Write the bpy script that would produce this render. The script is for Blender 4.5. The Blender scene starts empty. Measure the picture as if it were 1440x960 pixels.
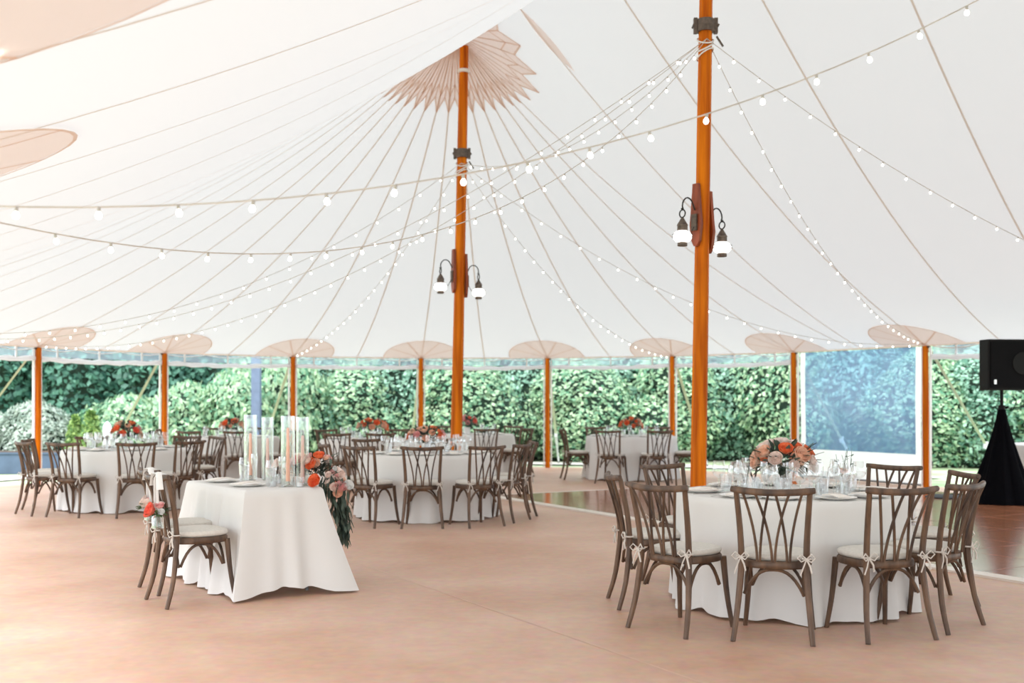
import bpy, bmesh, math, random
from mathutils import Vector, Matrix
random.seed(7)
sc = bpy.context.scene
COL = sc.collection
PI = math.pi
# ------------------------------------------------------------------ camera, sky, sun, exposure
cd = bpy.data.cameras.new('camera'); cam = bpy.data.objects.new('camera', cd); COL.objects.link(cam)
cam.location = (0, 0, 1.4); cam.rotation_euler = (PI/2, 0, 0)
cd.sensor_width = 36; cd.lens = 1550/1440*36; cd.shift_y = 83/1440
cd.clip_end = 300
cd.dof.use_dof = True; cd.dof.focus_distance = 7.6; cd.dof.aperture_fstop = 2.0
sc.camera = cam
w = bpy.data.worlds.new('sky'); sc.world = w; w.use_nodes = True
bg = w.node_tree.nodes['Background']
bg.inputs['Color'].default_value = (0.84, 0.92, 1.0, 1); bg.inputs['Strength'].default_value = 3.15
sd = bpy.data.lights.new('sun', 'SUN'); sun = bpy.data.objects.new('sun', sd); COL.objects.link(sun)
sd.energy = 2.8; sd.angle = math.radians(26); sd.color = (1, 0.985, 0.96)
sun.rotation_euler = Vector((-.64*1.05, -.77*1.05, 1.0)).to_track_quat('Z', 'Y').to_euler()
sc.view_settings.view_transform = 'Standard'; sc.view_settings.look = 'None'
sc.view_settings.gamma = 1; sc.view_settings.use_curve_mapping = False
sc.view_settings.exposure = 0.06

# ------------------------------------------------------------------ materials
def srgb(r, g, b):
    f = lambda c: (c/255/12.92) if c/255 <= 0.04045 else ((c/255+0.055)/1.055)**2.4
    return (f(r), f(g), f(b), 1)
def newmat(name):
    m = bpy.data.materials.new(name); m.use_nodes = True
    nt = m.node_tree; return m, nt, nt.nodes['Principled BSDF']
def pmat(name, col, rough=.6, metal=0, noise=None, scale=8, var=.12, bump=0, spec=None, vec=(1,1,1), emit=None, estr=0):
    m, nt, p = newmat(name); N = nt.nodes; L = nt.links
    p.inputs['Base Color'].default_value = col; p.inputs['Roughness'].default_value = rough; p.inputs['Metallic'].default_value = metal
    if spec is not None: p.inputs['Specular IOR Level'].default_value = spec
    if emit: p.inputs['Emission Color'].default_value = emit; p.inputs['Emission Strength'].default_value = estr
    tc = N.new('ShaderNodeTexCoord'); mp = N.new('ShaderNodeMapping'); mp.inputs['Scale'].default_value = vec
    L.new(tc.outputs['Object'], mp.inputs['Vector'])
    n = N.new('ShaderNodeTexNoise'); n.inputs['Scale'].default_value = scale; n.inputs['Detail'].default_value = 4
    L.new(mp.outputs['Vector'], n.inputs['Vector'])
    r = N.new('ShaderNodeValToRGB'); c = col
    r.color_ramp.elements[0].position = .3; r.color_ramp.elements[1].position = .7
    r.color_ramp.elements[0].color = (c[0]*(1-var), c[1]*(1-var), c[2]*(1-var), 1)
    r.color_ramp.elements[1].color = noise if noise else (min(1, c[0]*(1+var)), min(1, c[1]*(1+var)), min(1, c[2]*(1+var)), 1)
    L.new(n.outputs['Fac'], r.inputs['Fac']); L.new(r.outputs['Color'], p.inputs['Base Color'])
    if bump:
        b = N.new('ShaderNodeBump'); b.inputs['Strength'].default_value = bump; b.inputs['Distance'].default_value = .01
        L.new(n.outputs['Fac'], b.inputs['Height']); L.new(b.outputs['Normal'], p.inputs['Normal'])
    return m
def cloth_mat(name, col, trans=.5, tcol=None):
    m = bpy.data.materials.new(name); m.use_nodes = True; nt = m.node_tree; N = nt.nodes; L = nt.links
    N.remove(N['Principled BSDF']); out = N['Material Output']
    d = N.new('ShaderNodeBsdfDiffuse'); t = N.new('ShaderNodeBsdfTranslucent'); mx = N.new('ShaderNodeMixShader')
    tc = N.new('ShaderNodeTexCoord'); n = N.new('ShaderNodeTexNoise'); n.inputs['Scale'].default_value = 1.2
    L.new(tc.outputs['Object'], n.inputs['Vector'])
    r = N.new('ShaderNodeValToRGB')
    r.color_ramp.elements[0].color = tuple(c*.97 for c in col[:3])+(1,); r.color_ramp.elements[1].color = col
    L.new(n.outputs['Fac'], r.inputs['Fac'])
    L.new(r.outputs['Color'], d.inputs['Color']); t.inputs['Color'].default_value = tcol or col
    mx.inputs['Fac'].default_value = trans
    L.new(d.outputs[0], mx.inputs[1]); L.new(t.outputs[0], mx.inputs[2]); L.new(mx.outputs[0], out.inputs['Surface'])
    return m
def glass_mat(name, tint=(1,1,1,1), base=.06, milk=0.0, milkcol=(1,1,1,1), rough=.03, edge=.75):
    m = bpy.data.materials.new(name); m.use_nodes = True; nt = m.node_tree; N = nt.nodes; L = nt.links
    N.remove(N['Principled BSDF']); out = N['Material Output']
    t = N.new('ShaderNodeBsdfTransparent'); t.inputs['Color'].default_value = tint
    g = N.new('ShaderNodeBsdfGlossy'); g.inputs['Roughness'].default_value = rough; g.inputs['Color'].default_value = (1, 1, 1, 1)
    lw = N.new('ShaderNodeLayerWeight'); lw.inputs['Blend'].default_value = .35
    mr = N.new('ShaderNodeMapRange'); mr.inputs['To Min'].default_value = base; mr.inputs['To Max'].default_value = edge
    L.new(lw.outputs['Facing'], mr.inputs['Value'])
    mx = N.new('ShaderNodeMixShader'); L.new(mr.outputs[0], mx.inputs['Fac']); L.new(t.outputs[0], mx.inputs[1]); L.new(g.outputs[0], mx.inputs[2])
    last = mx
    if milk:
        d = N.new('ShaderNodeBsdfDiffuse'); d.inputs['Color'].default_value = milkcol
        tl = N.new('ShaderNodeBsdfTranslucent'); tl.inputs['Color'].default_value = milkcol
        a = N.new('ShaderNodeMixShader'); a.inputs['Fac'].default_value = .5
        L.new(d.outputs[0], a.inputs[1]); L.new(tl.outputs[0], a.inputs[2])
        m2 = N.new('ShaderNodeMixShader'); m2.inputs['Fac'].default_value = milk
        L.new(mx.outputs[0], m2.inputs[1]); L.new(a.outputs[0], m2.inputs[2]); last = m2
    L.new(last.outputs[0], out.inputs['Surface'])
    return m
def leaf_mat(name, dark, light, rough=.5):
    m, nt, p = newmat(name); N = nt.nodes; L = nt.links
    g = N.new('ShaderNodeNewGeometry'); r = N.new('ShaderNodeValToRGB')
    r.color_ramp.elements[0].color = dark; r.color_ramp.elements[1].color = light
    L.new(g.outputs['Random Per Island'], r.inputs['Fac']); L.new(r.outputs['Color'], p.inputs['Base Color'])
    p.inputs['Roughness'].default_value = rough
    t = N.new('ShaderNodeBsdfTranslucent'); L.new(r.outputs['Color'], t.inputs['Color'])
    mx = N.new('ShaderNodeMixShader'); mx.inputs['Fac'].default_value = .3
    L.new(p.outputs[0], mx.inputs[1]); L.new(t.outputs[0], mx.inputs[2]); L.new(mx.outputs[0], N['Material Output'].inputs['Surface'])
    return m
M = {}
M['canvas'] = cloth_mat('canvas', (.88, .865, .845, 1), .50, (.36, .358, .352, 1))
M['seam'] = cloth_mat('seam', (.74, .64, .55, 1), .7, (.80, .70, .61, 1))
M['patch'] = cloth_mat('patch', (.85, .74, .67, 1), .8, (.95, .83, .76, 1))
M['patchline'] = cloth_mat('patch_line', (.78, .60, .48, 1), .75, (.86, .70, .60, 1))
M['linen'] = cloth_mat('linen', (.82, .795, .76, 1), .12)
M['cushion'] = pmat('cushion', (.64, .60, .54, 1), .9, scale=60, var=.06, bump=.15)
M['ribbon'] = pmat('ribbon', (.80, .78, .75, 1), .8, scale=30, var=.04)
M['tie'] = pmat('tie', (.62, .56, .50, 1), .8, scale=30, var=.05)
M['wood'] = pmat('chair_wood', srgb(58, 38, 26), .5, noise=srgb(118, 88, 64), scale=14, var=.3, bump=.3, vec=(1, 1, .25))
M['cedar'] = pmat('varnished_pine', srgb(190, 80, 6), .55, noise=srgb(230, 128, 10), scale=5, var=.3, bump=.1, spec=.12, vec=(3, 3, .18))
M['board'] = pmat('stained_board', srgb(120, 48, 18), .4, noise=srgb(150, 66, 26), scale=9, vec=(2, 2, .3))
M['iron'] = pmat('dark_iron', (.03, .027, .025, 1), .5, .6, scale=20)
M['bronze'] = pmat('aged_bronze', (.12, .09, .07, 1), .45, .5, scale=30, var=.3)
M['globe'] = pmat('lit_globe', (1, 1, 1, 1), .3, emit=(1, .96, .9, 1), estr=3.2, scale=3, var=0)
M['bulb'] = pmat('lit_bulb', (1, 1, 1, 1), .3, emit=(1, .95, .86, 1), estr=5, scale=3, var=0)
M['cord'] = pmat('pale_cord', (.55, .50, .45, 1), .7)
M['socket'] = pmat('socket', (.45, .42, .39, 1), .6)
M['vinyl'] = glass_mat('clear_vinyl', (.80, .88, .96, 1), .10, .30, (.62, .78, .95, 1), .15)
M['window'] = glass_mat('hazy_vinyl_window', (.52, .70, .90, 1), .08, .42, (.26, .47, .78, 1), .2, .5)
M['vinylroll'] = cloth_mat('rolled_vinyl', (.88, .88, .90, 1), .4)
M['skirt'] = cloth_mat('white_vinyl', (.90, .89, .88, 1), .55)
M['glass'] = glass_mat('glassware', (.97, .98, .98, 1), .07, .05, (1, 1, 1, 1))
M['tube'] = glass_mat('glass_cylinder', (.97, .985, .98, 1), .04, .03, (1, 1, 1, 1), edge=.6)
M['china'] = pmat('china', (.90, .87, .83, 1), .35, scale=5, var=.02)
M['napkin'] = pmat('napkin', (.84, .77, .70, 1), .85, scale=30, var=.06)
M['napkinw'] = pmat('white_napkin', (.80, .80, .80, 1), .85, scale=30, var=.04)
M['steel'] = pmat('cutlery', (.6, .58, .55, 1), .2, .9, scale=9, var=.05)
M['candle'] = pmat('coral_candle', srgb(250, 176, 148), .5, scale=4, var=.03)
M['candlep'] = pmat('pink_candle', srgb(246, 194, 182), .5, scale=4, var=.03)
M['brass'] = pmat('candle_holder', (.7, .68, .64, 1), .2, .6)
M['coral'] = pmat('coral_petals', srgb(250, 104, 56), .55, noise=srgb(255, 150, 100), scale=2.2, var=.18)
M['red'] = pmat('red_petals', srgb(244, 80, 62), .55, noise=srgb(255, 140, 116), scale=2.2, var=.18)
M['peach'] = pmat('peach_petals', srgb(252, 188, 152), .55, noise=srgb(255, 216, 192), scale=2.2, var=.18)
M['blush'] = pmat('blush_petals', srgb(252, 222, 206), .55, noise=srgb(255, 238, 230), scale=2.2, var=.18)
M['pink'] = pmat('pink_petals', srgb(246, 164, 160), .55, noise=srgb(252, 200, 196), scale=2.2, var=.18)
M['white'] = pmat('white_petals', (.85, .83, .8, 1), .55, scale=30, var=.05)
M['eucal'] = leaf_mat('eucalyptus', srgb(44, 58, 50), srgb(96, 112, 98))
M['jarfol'] = leaf_mat('fresh_leaves', srgb(40, 70, 40), srgb(110, 140, 96))
M['plywood'] = pmat('plywood', (.35, .22, .12, 1), .6, scale=6, vec=(1, 8, 1))
M['greysteel'] = pmat('grey_steel', (.2, .2, .2, 1), .5, .5)
M['black'] = pmat('black_plastic', (.006, .006, .006, 1), .6, scale=50, spec=.2)
M['grille'] = pmat('speaker_grille', (.006, .006, .007, 1), .8, scale=200, var=.5, bump=.2, spec=.1)
M['drape'] = pmat('black_drape', (.003, .003, .004, 1), .95, scale=20, spec=.05)
M['hedge'] = leaf_mat('hedge_leaves', srgb(52, 112, 88), srgb(184, 222, 196))
M['hedge2'] = leaf_mat('hedge_leaves_pale', srgb(84, 146, 112), srgb(210, 232, 190))
M['treeleaf'] = leaf_mat('tree_leaves', srgb(34, 84, 70), srgb(118, 172, 146))
M['silver'] = leaf_mat('silver_leaves', srgb(130, 150, 135), srgb(214, 224, 208))
M['conifer'] = leaf_mat('conifer_leaves', srgb(76, 122, 66), srgb(170, 196, 110))
M['core'] = pmat('shade_core', (.012, .03, .02, 1), .95, noise=(.03, .055, .035, 1), scale=6)  # near-black core of the bushes, inner shade put into its colour
M['bark'] = pmat('bark', (.10, .07, .05, 1), .9, scale=9, var=.4, bump=.5)
M['planter'] = pmat('slate_planter', srgb(80, 96, 118), .7, scale=5)
M['post'] = pmat('bluegrey_post', srgb(104, 118, 142), .6)
M['strap'] = pmat('pale_strap', srgb(196, 208, 178), .7)
M['strapw'] = pmat('white_strap', srgb(220, 224, 222), .7)
M['bright'] = pmat('white_paint', (.8, .8, .8, 1), .4)

def floor_mat():
    m, nt, p = newmat('terracotta_concrete'); N = nt.nodes; L = nt.links
    tc = N.new('ShaderNodeTexCoord')
    n = N.new('ShaderNodeTexNoise'); n.inputs['Scale'].default_value = .55; n.inputs['Detail'].default_value = 7; n.inputs['Roughness'].default_value = .62
    n2 = N.new('ShaderNodeTexNoise'); n2.inputs['Scale'].default_value = 14; n2.inputs['Detail'].default_value = 5
    for q in (n, n2): L.new(tc.outputs['Object'], q.inputs['Vector'])
    r = N.new('ShaderNodeValToRGB'); e = r.color_ramp.elements
    e[0].position = .3; e[0].color = srgb(184, 138, 110); e[1].position = .72; e[1].color = srgb(214, 182, 162)
    L.new(n.outputs['Fac'], r.inputs['Fac'])
    mx = N.new('ShaderNodeMix'); mx.data_type = 'RGBA'; mx.blend_type = 'OVERLAY'; mx.inputs['Factor'].default_value = .25
    L.new(r.outputs['Color'], mx.inputs[6]); L.new(n2.outputs['Color'], mx.inputs[7])
    L.new(mx.outputs[2], p.inputs['Base Color'])
    mr = N.new('ShaderNodeMapRange'); mr.inputs['To Min'].default_value = .38; mr.inputs['To Max'].default_value = .58
    L.new(n.outputs['Fac'], mr.inputs['Value']); L.new(mr.outputs[0], p.inputs['Roughness'])
    b = N.new('ShaderNodeBump'); b.inputs['Strength'].default_value = .08; b.inputs['Distance'].default_value = .01
    L.new(n2.outputs['Fac'], b.inputs['Height']); L.new(b.outputs['Normal'], p.inputs['Normal'])
    return m
M['floor'] = floor_mat()
M['dance'] = pmat('polished_dance_floor', srgb(160, 98, 70), .14, noise=srgb(184, 124, 92), scale=2.5, var=.15, vec=(1, 6, 1))
M['border'] = pmat('white_edge', srgb(226, 214, 202), .4, scale=6, var=.04)
M['joint'] = pmat('joint', srgb(212, 180, 160), .7)
M['pjoint'] = pmat('panel_seam', srgb(120, 72, 50), .4)
M['lawn'] = pmat('lawn', srgb(150, 176, 124), .95, noise=srgb(206, 212, 180), scale=1.4, var=.15, bump=.4)
M['path'] = pmat('pale_gravel', srgb(214, 208, 196), .95, scale=40, var=.1)

# ------------------------------------------------------------------ mesh builder
class MB:
    def __init__(s): s.v = []; s.f = []; s.m = []; s.cur = 0
    def mat(s, i): s.cur = i; return s
    def add(s, vs, fs):
        o = len(s.v); s.v += [tuple(v) for v in vs]
        for f in fs: s.f.append(tuple(i+o for i in f)); s.m.append(s.cur)
    def box(s, c, d, rz=0, rot=None):
        hx, hy, hz = d[0]/2, d[1]/2, d[2]/2
        R = rot if rot else Matrix.Rotation(rz, 3, 'Z')
        vs = [R @ Vector((x*hx, y*hy, z*hz)) + Vector(c) for z in (-1, 1) for y in (-1, 1) for x in (-1, 1)]
        s.add(vs, [(0,2,3,1),(4,5,7,6),(0,1,5,4),(2,6,7,3),(0,4,6,2),(1,3,7,5)])
    def tube(s, pts, rad, n=8, caps=True, closed=False, flat=None):
        pts = [Vector(p) for p in pts]; k = len(pts)
        if not isinstance(rad, (list, tuple)): rad = [rad]*k
        prev = None; rings = []
        for i, p in enumerate(pts):
            if closed: t = pts[(i+1) % k]-pts[i-1]
            else: t = pts[min(i+1, k-1)]-pts[max(i-1, 0)]
            if t.length < 1e-9: t = Vector((0, 0, 1))
            t.normalize()
            if prev is None:
                a = Vector((0, 0, 1)) if abs(t.z) < .9 else Vector((1, 0, 0))
                u = t.cross(a).normalized()
            else:
                u = (prev-t*prev.dot(t))
                u = u.normalized() if u.length > 1e-6 else t.orthogonal().normalized()
            prev = u; w_ = t.cross(u)
            f2 = flat if flat else 1
            rings.append([p+u*math.cos(2*PI*j/n)*rad[i]+w_*math.sin(2*PI*j/n)*rad[i]*f2 for j in range(n)])
        vs = [q for r in rings for q in r]; fs = []
        for i in range(k if closed else k-1):
            a = i*n; b = ((i+1) % k)*n
            for j in range(n): fs.append((a+j, a+(j+1) % n, b+(j+1) % n, b+j))
        if caps and not closed: fs.append(tuple(range(n-1, -1, -1))); fs.append(tuple((k-1)*n+j for j in range(n)))
        s.add(vs, fs)
    def lathe(s, prof, c=(0,0,0), n=16, cap0=True, cap1=True):
        vs = []; fs = []
        for r, z in prof:
            for j in range(n): a = 2*PI*j/n; vs.append((c[0]+r*math.cos(a), c[1]+r*math.sin(a), c[2]+z))
        k = len(prof)
        for i in range(k-1):
            for j in range(n): fs.append((i*n+j, i*n+(j+1) % n, (i+1)*n+(j+1) % n, (i+1)*n+j))
        if cap0 and prof[0][0] > 1e-5: fs.append(tuple(range(n-1, -1, -1)))
        if cap1 and prof[-1][0] > 1e-5: fs.append(tuple((k-1)*n+j for j in range(n)))
        s.add(vs, fs)
    def build(s, name, mats, parent=None, smooth=True, loc=None):
        me = bpy.data.meshes.new(name); me.from_pydata(s.v, [], s.f)
        for m in (mats if isinstance(mats, list) else [mats]): me.materials.append(m)
        me.polygons.foreach_set('material_index', s.m)
        me.polygons.foreach_set('use_smooth', [smooth]*len(s.f)); me.update()
        if smooth:
            try: me.set_sharp_from_angle(angle=math.radians(42))
            except Exception: pass
        o = bpy.data.objects.new(name, me); COL.objects.link(o)
        if parent: o.parent = parent
        if loc: o.location = loc
        return o
def tag(o, label=None, cat=None, group=None, kind=None):
    if label: o['label'] = label
    if cat: o['category'] = cat
    if group: o['group'] = group
    if kind: o['kind'] = kind
    return o
def thing(name, label, cat, loc=(0,0,0), rz=0, group=None, kind=None):
    o = bpy.data.objects.new(name, None); COL.objects.link(o); o.empty_display_size = .1
    o.location = loc; o.rotation_euler = (0, 0, rz); return tag(o, label, cat, group, kind)
def copy_tree(o, parent=None, kids=None):
    c = o.copy(); COL.objects.link(c); c.parent = parent
    for k, ch in [(k, k) for k in list(o.children)]: copy_tree(ch, c)
    return c
def kids_of():
    d = {}
    for o in bpy.data.objects:
        if o.parent: d.setdefault(o.parent.name, []).append(o)
    return d
class Proto:
    """a thing kept once; the first placement uses it, the others copy it with its parts"""
    def __init__(s, make): s.make = make; s.o = None; s.tree = None
    def snap(s, o): return (o, [s.snap(c) for c in s.all if c.parent == o])
    def place(s, loc, rz=0, label=None, cat=None, group=None, scale=None):
        if s.o is None:
            before = set(bpy.data.objects); s.o = s.make()
            s.all = [x for x in bpy.data.objects if x not in before]; s.tree = s.snap(s.o); r = s.o
        else:
            def cp(t, par):
                c = t[0].copy(); COL.objects.link(c); c.parent = par
                for q in t[1]: cp(q, c)
                return c
            r = cp(s.tree, None)
        r.location = loc; r.rotation_euler = (0, 0, rz)
        if scale: r.scale = scale
        return tag(r, label, cat, group)

# ------------------------------------------------------------------ tent geometry
F = Vector((-.80, 15.5)); RD = Vector((.490, -.872)); ND = Vector((.872, .490)); SP = 5.35; LEN = SP*3; R = 7.63; ZE = 2.30; ZP = 6.57
SAG = .22
def P(t, v): q = F+RD*t+ND*v; return (q.x, q.y)
def zs(t, v):
    tt = min(max(t, 0), LEN); d = math.hypot(t-tt, v); s = max(0, 1-d/R)
    H = ZP-SAG*math.sin(PI*tt/SP)**2
    return ZE+(H-ZE)*(.53*s+.47*s*s)
def S3(t, v, dz=0): x, y = P(t, v); return (x, y, zs(t, v)+dz)
def arc(phi, r=R): a = math.radians(phi); return (-math.sin(a)*r, math.cos(a)*r)   # (t, v): 0 deg right side, 180 left side
# slab, lawn
def stadium(rad, n=48):
    pts = []
    for i in range(n+1): t, v = arc(180*i/n, rad); pts.append(P(t, v))
    for i in range(n+1): t, v = arc(180*i/n, rad); pts.append(P(LEN-t, -v))
    return pts
st = stadium(R+.28); mb = MB(); k = len(st)
mb.add([(x, y, 0) for x, y in st]+[(x, y, -.15) for x, y in st], [tuple(range(k))[::-1]]+[(i, (i+1) % k, k+(i+1) % k, k+i) for i in range(k)])
fl = mb.build('floor', M['floor'], smooth=False); tag(fl, kind='structure')
mb = MB()
for v in (-3.4,):   # expansion joints cast into the slab
    a = P(-4, v); b = P(17, v); a2 = P(-4, v+.012); b2 = P(17, v+.012)
    mb.add([(a[0], a[1], .0015), (b[0], b[1], .0015), (b2[0], b2[1], .0015), (a2[0], a2[1], .0015)], [(0, 1, 2, 3)])
mb.build('expansion_joint', M['joint'], fl, False)
mb = MB(); G = 40; vs = []; fs = []
for j in range(G+1):
    for i in range(G+1):
        x = -45+90*i/G; y = -20+90*j/G; vs.append((x, y, -.05+.02*math.sin(x*1.3)*math.cos(y*.9)))
for j in range(G):
    for i in range(G): a = j*(G+1)+i; fs.append((a, a+1, a+G+2, a+G+1))
mb.add(vs, fs); tag(mb.build('ground_lawn', M['lawn']), 'pale grass lawn around the tent', kind='structure')
# pale path beyond the slab
mb = MB(); pp = []
for i in range(41):
    a = 180*i/40
    for rr in (R+1.6, R+2.5): t, v = arc(a, rr); x, y = P(t, v); pp.append((x, y, -.022))
mb.add(pp, [(2*i, 2*i+1, 2*i+3, 2*i+2) for i in range(40)])
tag(mb.build('path', M['path'], smooth=False), kind='structure')
# dance floor
mb = MB()
def qd(mb, t0, t1, v0, v1, z0, z1):
    c = [P(t0, v0), P(t1, v0), P(t1, v1), P(t0, v1)]
    mb.add([(x, y, z0) for x, y in c]+[(x, y, z1) for x, y in c], [(4,5,6,7), (0,1,5,4), (1,2,6,5), (2,3,7,6), (3,0,4,7)])
dt0, dt1, dv0, dv1 = -.25, 12.5, .78, 6.95
qd(mb, dt0, dt1, dv0, dv1, 0, .018)
df = mb.build('dance_floor', M['dance'], smooth=False)
tag(df, 'glossy reddish brown dance floor laid in panels with a white edge', 'dance floor')
for (a, b, c, d) in ((dt0-.16, dt1, dv0-.16, dv0), (dt0-.09, dt0, dv0, dv1)):
    mb = MB(); qd(mb, a, b, c, d, 0, .019); tag(mb.build('edge_strip', M['border'], df, False), 'white edging strip')
mb = MB()
for i in range(1, 14): qd(mb, dt0+i*.915, dt0+i*.915+.006, dv0, dv1, .018, .0188)
for i in range(1, 7): qd(mb, dt0, dt1, dv0+i*.915, dv0+i*.915+.006, .018, .0188)
mb.build('panel_joint', M['pjoint'], df, False)

# canopy
mb = MB(); NV = 22
bound = []
for i in range(37): bound.append((arc(180*i/36), (0, 0)))
nL = 48
for i in range(1, nL+1): t = LEN*i/nL; bound.append(((t, -R), (t, 0)))
for i in range(1, 37): a = arc(180*i/36); bound.append(((LEN-a[0], -a[1]), (LEN, 0)))
for i in range(1, nL): t = LEN*(1-i/nL); bound.append(((t, R), (t, 0)))
nb = len(bound); vs = []
for (o_, i_) in bound:
    for j in range(NV+1):
        s = j/NV; t = i_[0]+(o_[0]-i_[0])*s; v = i_[1]+(o_[1]-i_[1])*s; vs.append(S3(t, v))
fs = []
for i in range(nb):
    a = i*(NV+1); b = ((i+1) % nb)*(NV+1)
    for j in range(NV): fs.append((a+j, a+j+1, b+j+1, b+j))
mb.add(vs, fs)
def strip(mb, p0, p1, wd=.028, n=26, dz=-.008, w1=None):
    """ribbon on the canopy between two (t,v) plan points"""
    t0, v0 = p0; t1, v1 = p1; L_ = math.hypot(t1-t0, v1-v0)
    if L_ < 1e-4: return
    nx, ny = -(v1-v0)/L_, (t1-t0)/L_; vs = []
    for i in range(n+1):
        s = i/n; t = t0+(t1-t0)*s; v = v0+(v1-v0)*s; h = (wd+((w1 or wd)-wd)*s)/2
        vs += [S3(t+nx*h, v+ny*h, dz), S3(t-nx*h, v-ny*h, dz)]
    mb.add(vs, [(2*i, 2*i+1, 2*i+3, 2*i+2) for i in range(n)])
mb.mat(1)
POLE_ANG = [9+20*i for i in range(9)]
for a in range(-1, 18): strip(mb, (0, 0), arc(9+10*a) if a >= 0 else (.15, R), .026)
strip(mb, (0, 0), (-.2, -R), .026)
for kk in range(1, 9):
    tr = 1.783*kk; te = -1.05+1.37*kk
    strip(mb, (tr, 0), (te, R), .026)
for kk in range(1, 12):
    tr = min(1.60*kk+.2, 16); te = -1.2+1.33*kk+.9*kk/6
    strip(mb, (tr, 0), (te, -R), .024)
# hem cord along the eave
hem = [S3(*b[0]) for b in bound]
mb.tube([(x, y, z-.012) for x, y, z in hem], .014, 6, closed=True)
cn = mb.build('ceiling', [M['canvas'], M['seam']])
cn.data.materials[0].use_backface_culling = False
tag(cn, 'white sailcloth tent canopy with tan seams radiating from the pole tops', kind='structure')

# star reinforcement at peaks
def star(t0, nseg, angs, rad_out, rad_in, lbl):
    mb = MB(); vs = [S3(t0, 0, -.02)]; ring = []
    k = len(angs)
    tips = []
    for i, (a, ro) in enumerate(angs):
        ar = math.radians(a); tips.append((t0-math.sin(ar)*ro, math.cos(ar)*ro))
        a2 = angs[(i+1) % k][0]+(360 if i == k-1 else 0); am = math.radians((a+a2)/2); ri = (ro+angs[(i+1) % k][1])/2*rad_in
        tips.append((t0-math.sin(am)*ri, math.cos(am)*ri))
    n = 8; rows = []
    for (t, v) in tips:
        for j in range(1, n+1): s = j/n; vs.append(S3(t0+(t-t0)*s, v*s, -.016-.004*(1-s)))
    kk = len(tips); fs = []
    for i in range(kk):
        a = 1+i*n; b = 1+((i+1) % kk)*n
        fs.append((0, a, b))
        for j in range(n-1): fs.append((a+j, a+j+1, b+j+1, b+j))
    mb.add(vs, fs); mb.mat(1)
    for i in range(kk):
        t, v = tips[i]; t2, v2 = tips[(i+1) % kk]
        strip(mb, (t, v), (t2, v2), .024, 4, -.024)
        strip(mb, (t0+(t-t0)*.12, v*.12), (t, v), .02, 8, -.024)
        if i % 2 == 0 or True:
            f = .78; strip(mb, (t0+(t-t0)*f, v*f), (t0+(t2-t0)*f, v2*f), .016, 3, -.024)
    o = mb.build('reinforcement_star', [M['patch'], M['patchline']], cn); tag(o, lbl)
angF = [(i*10+9, 1.05) for i in range(-1, 18)]+[(197, 1.1), (212, 1.1), (230, 1.15), (250, 1.2), (270, 1.2), (290, 1.2), (311, 1.2), (330, 1.18), (346, 1.1)]
star(0, 0, angF, 1, .80, 'tan star shaped reinforcement around the far pole top')
star(SP, 0, [(i*20, 1.1) for i in range(18)], 1, .80, 'tan star shaped reinforcement around the near pole top')
# seam leaf on the ridge near the far peak
mb = MB(); t_a, t_b = (1.78, .02), (1.70, .9)
for i in range(1): pass
vs = []
for i in range(11):
    s = i/10; t = t_a[0]+(t_b[0]-t_a[0])*s; v = t_a[1]+(t_b[1]-t_a[1])*s; h = .085*math.sin(PI*min(1, s*1.0))**.8+.004
    vs += [S3(t+h, v, -.014), S3(t-h, v, -.014)]
mb.add(vs, [(2*i, 2*i+1, 2*i+3, 2*i+2) for i in range(10)]); tag(mb.build('seam_leaf', M['patch'], cn), 'leaf shaped tan seam patch at the ridge')

# oval patches at the side pole tops
def eave_point(kind, a):
    return arc(a) if kind == 'c' else ((a, R) if kind == 'r' else (a, -R))
def patch(tp, vp, rw, rl):
    d = Vector((0 if 0 <= tp <= LEN else -tp, -vp)); d.normalize() if d.length else None
    if 0 <= tp <= LEN: d = Vector((0, -1 if vp > 0 else 1))
    s_ = Vector((-d.y, d.x)); mb = MB(); base = Vector((tp, vp)); out = []
    vs = [S3(tp+d.x*.03, vp+d.y*.03, -.014)]; n = 22
    for i in range(n+1):
        a = PI*i/n; q = base+s_*math.cos(a)*rw+d*(math.sin(a)**.8*rl)
        # keep inside the eave
        tt = max(q.x, 0) if q.x > 0 else 0; dd = math.hypot(q.x-(tt if q.x > 0 else 0), q.y)
        if dd > R-.03:
            c = Vector((tt if q.x > 0 else 0, 0)); q = c+(q-c)*((R-.03)/dd)
        out.append(q)
    for f in (.35, .7, 1):
        for q in out: r_ = base+(q-base)*f; vs.append(S3(r_.x, r_.y, -.014))
    m_ = n+1; fs = [(0, 1+i, 2+i) for i in range(n)]
    for lv in (0, 1):
        for i in range(n): a = 1+lv*m_+i; fs.append((a, a+1, a+m_+1, a+m_))
    mb.add(vs, fs); mb.mat(1)
    for i in range(n): strip(mb, tuple(out[i]), tuple(out[i+1]), .022, 1, -.02)
    for i in (4, 8, 14, 18): strip(mb, tuple(base+d*.05), tuple(out[i]), .024, 8, -.02)
    tag(mb.build('reinforcement_patch', [M['patch'], M['patchline']], cn), 'tan oval reinforcement over a side pole')
POLES = [('c', a) for a in POLE_ANG]+[('r', 1.69+2.9*j) for j in range(3)]+[('l', 1.3+3.1*j) for j in range(2)]
for k_, a in POLES:
    t, v = eave_point(k_, a); patch(t, v, .78, .95)
patch(7.5, -R, 1.0, 1.6); patch(10.55, -R, 1.25, 1.85)

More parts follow.
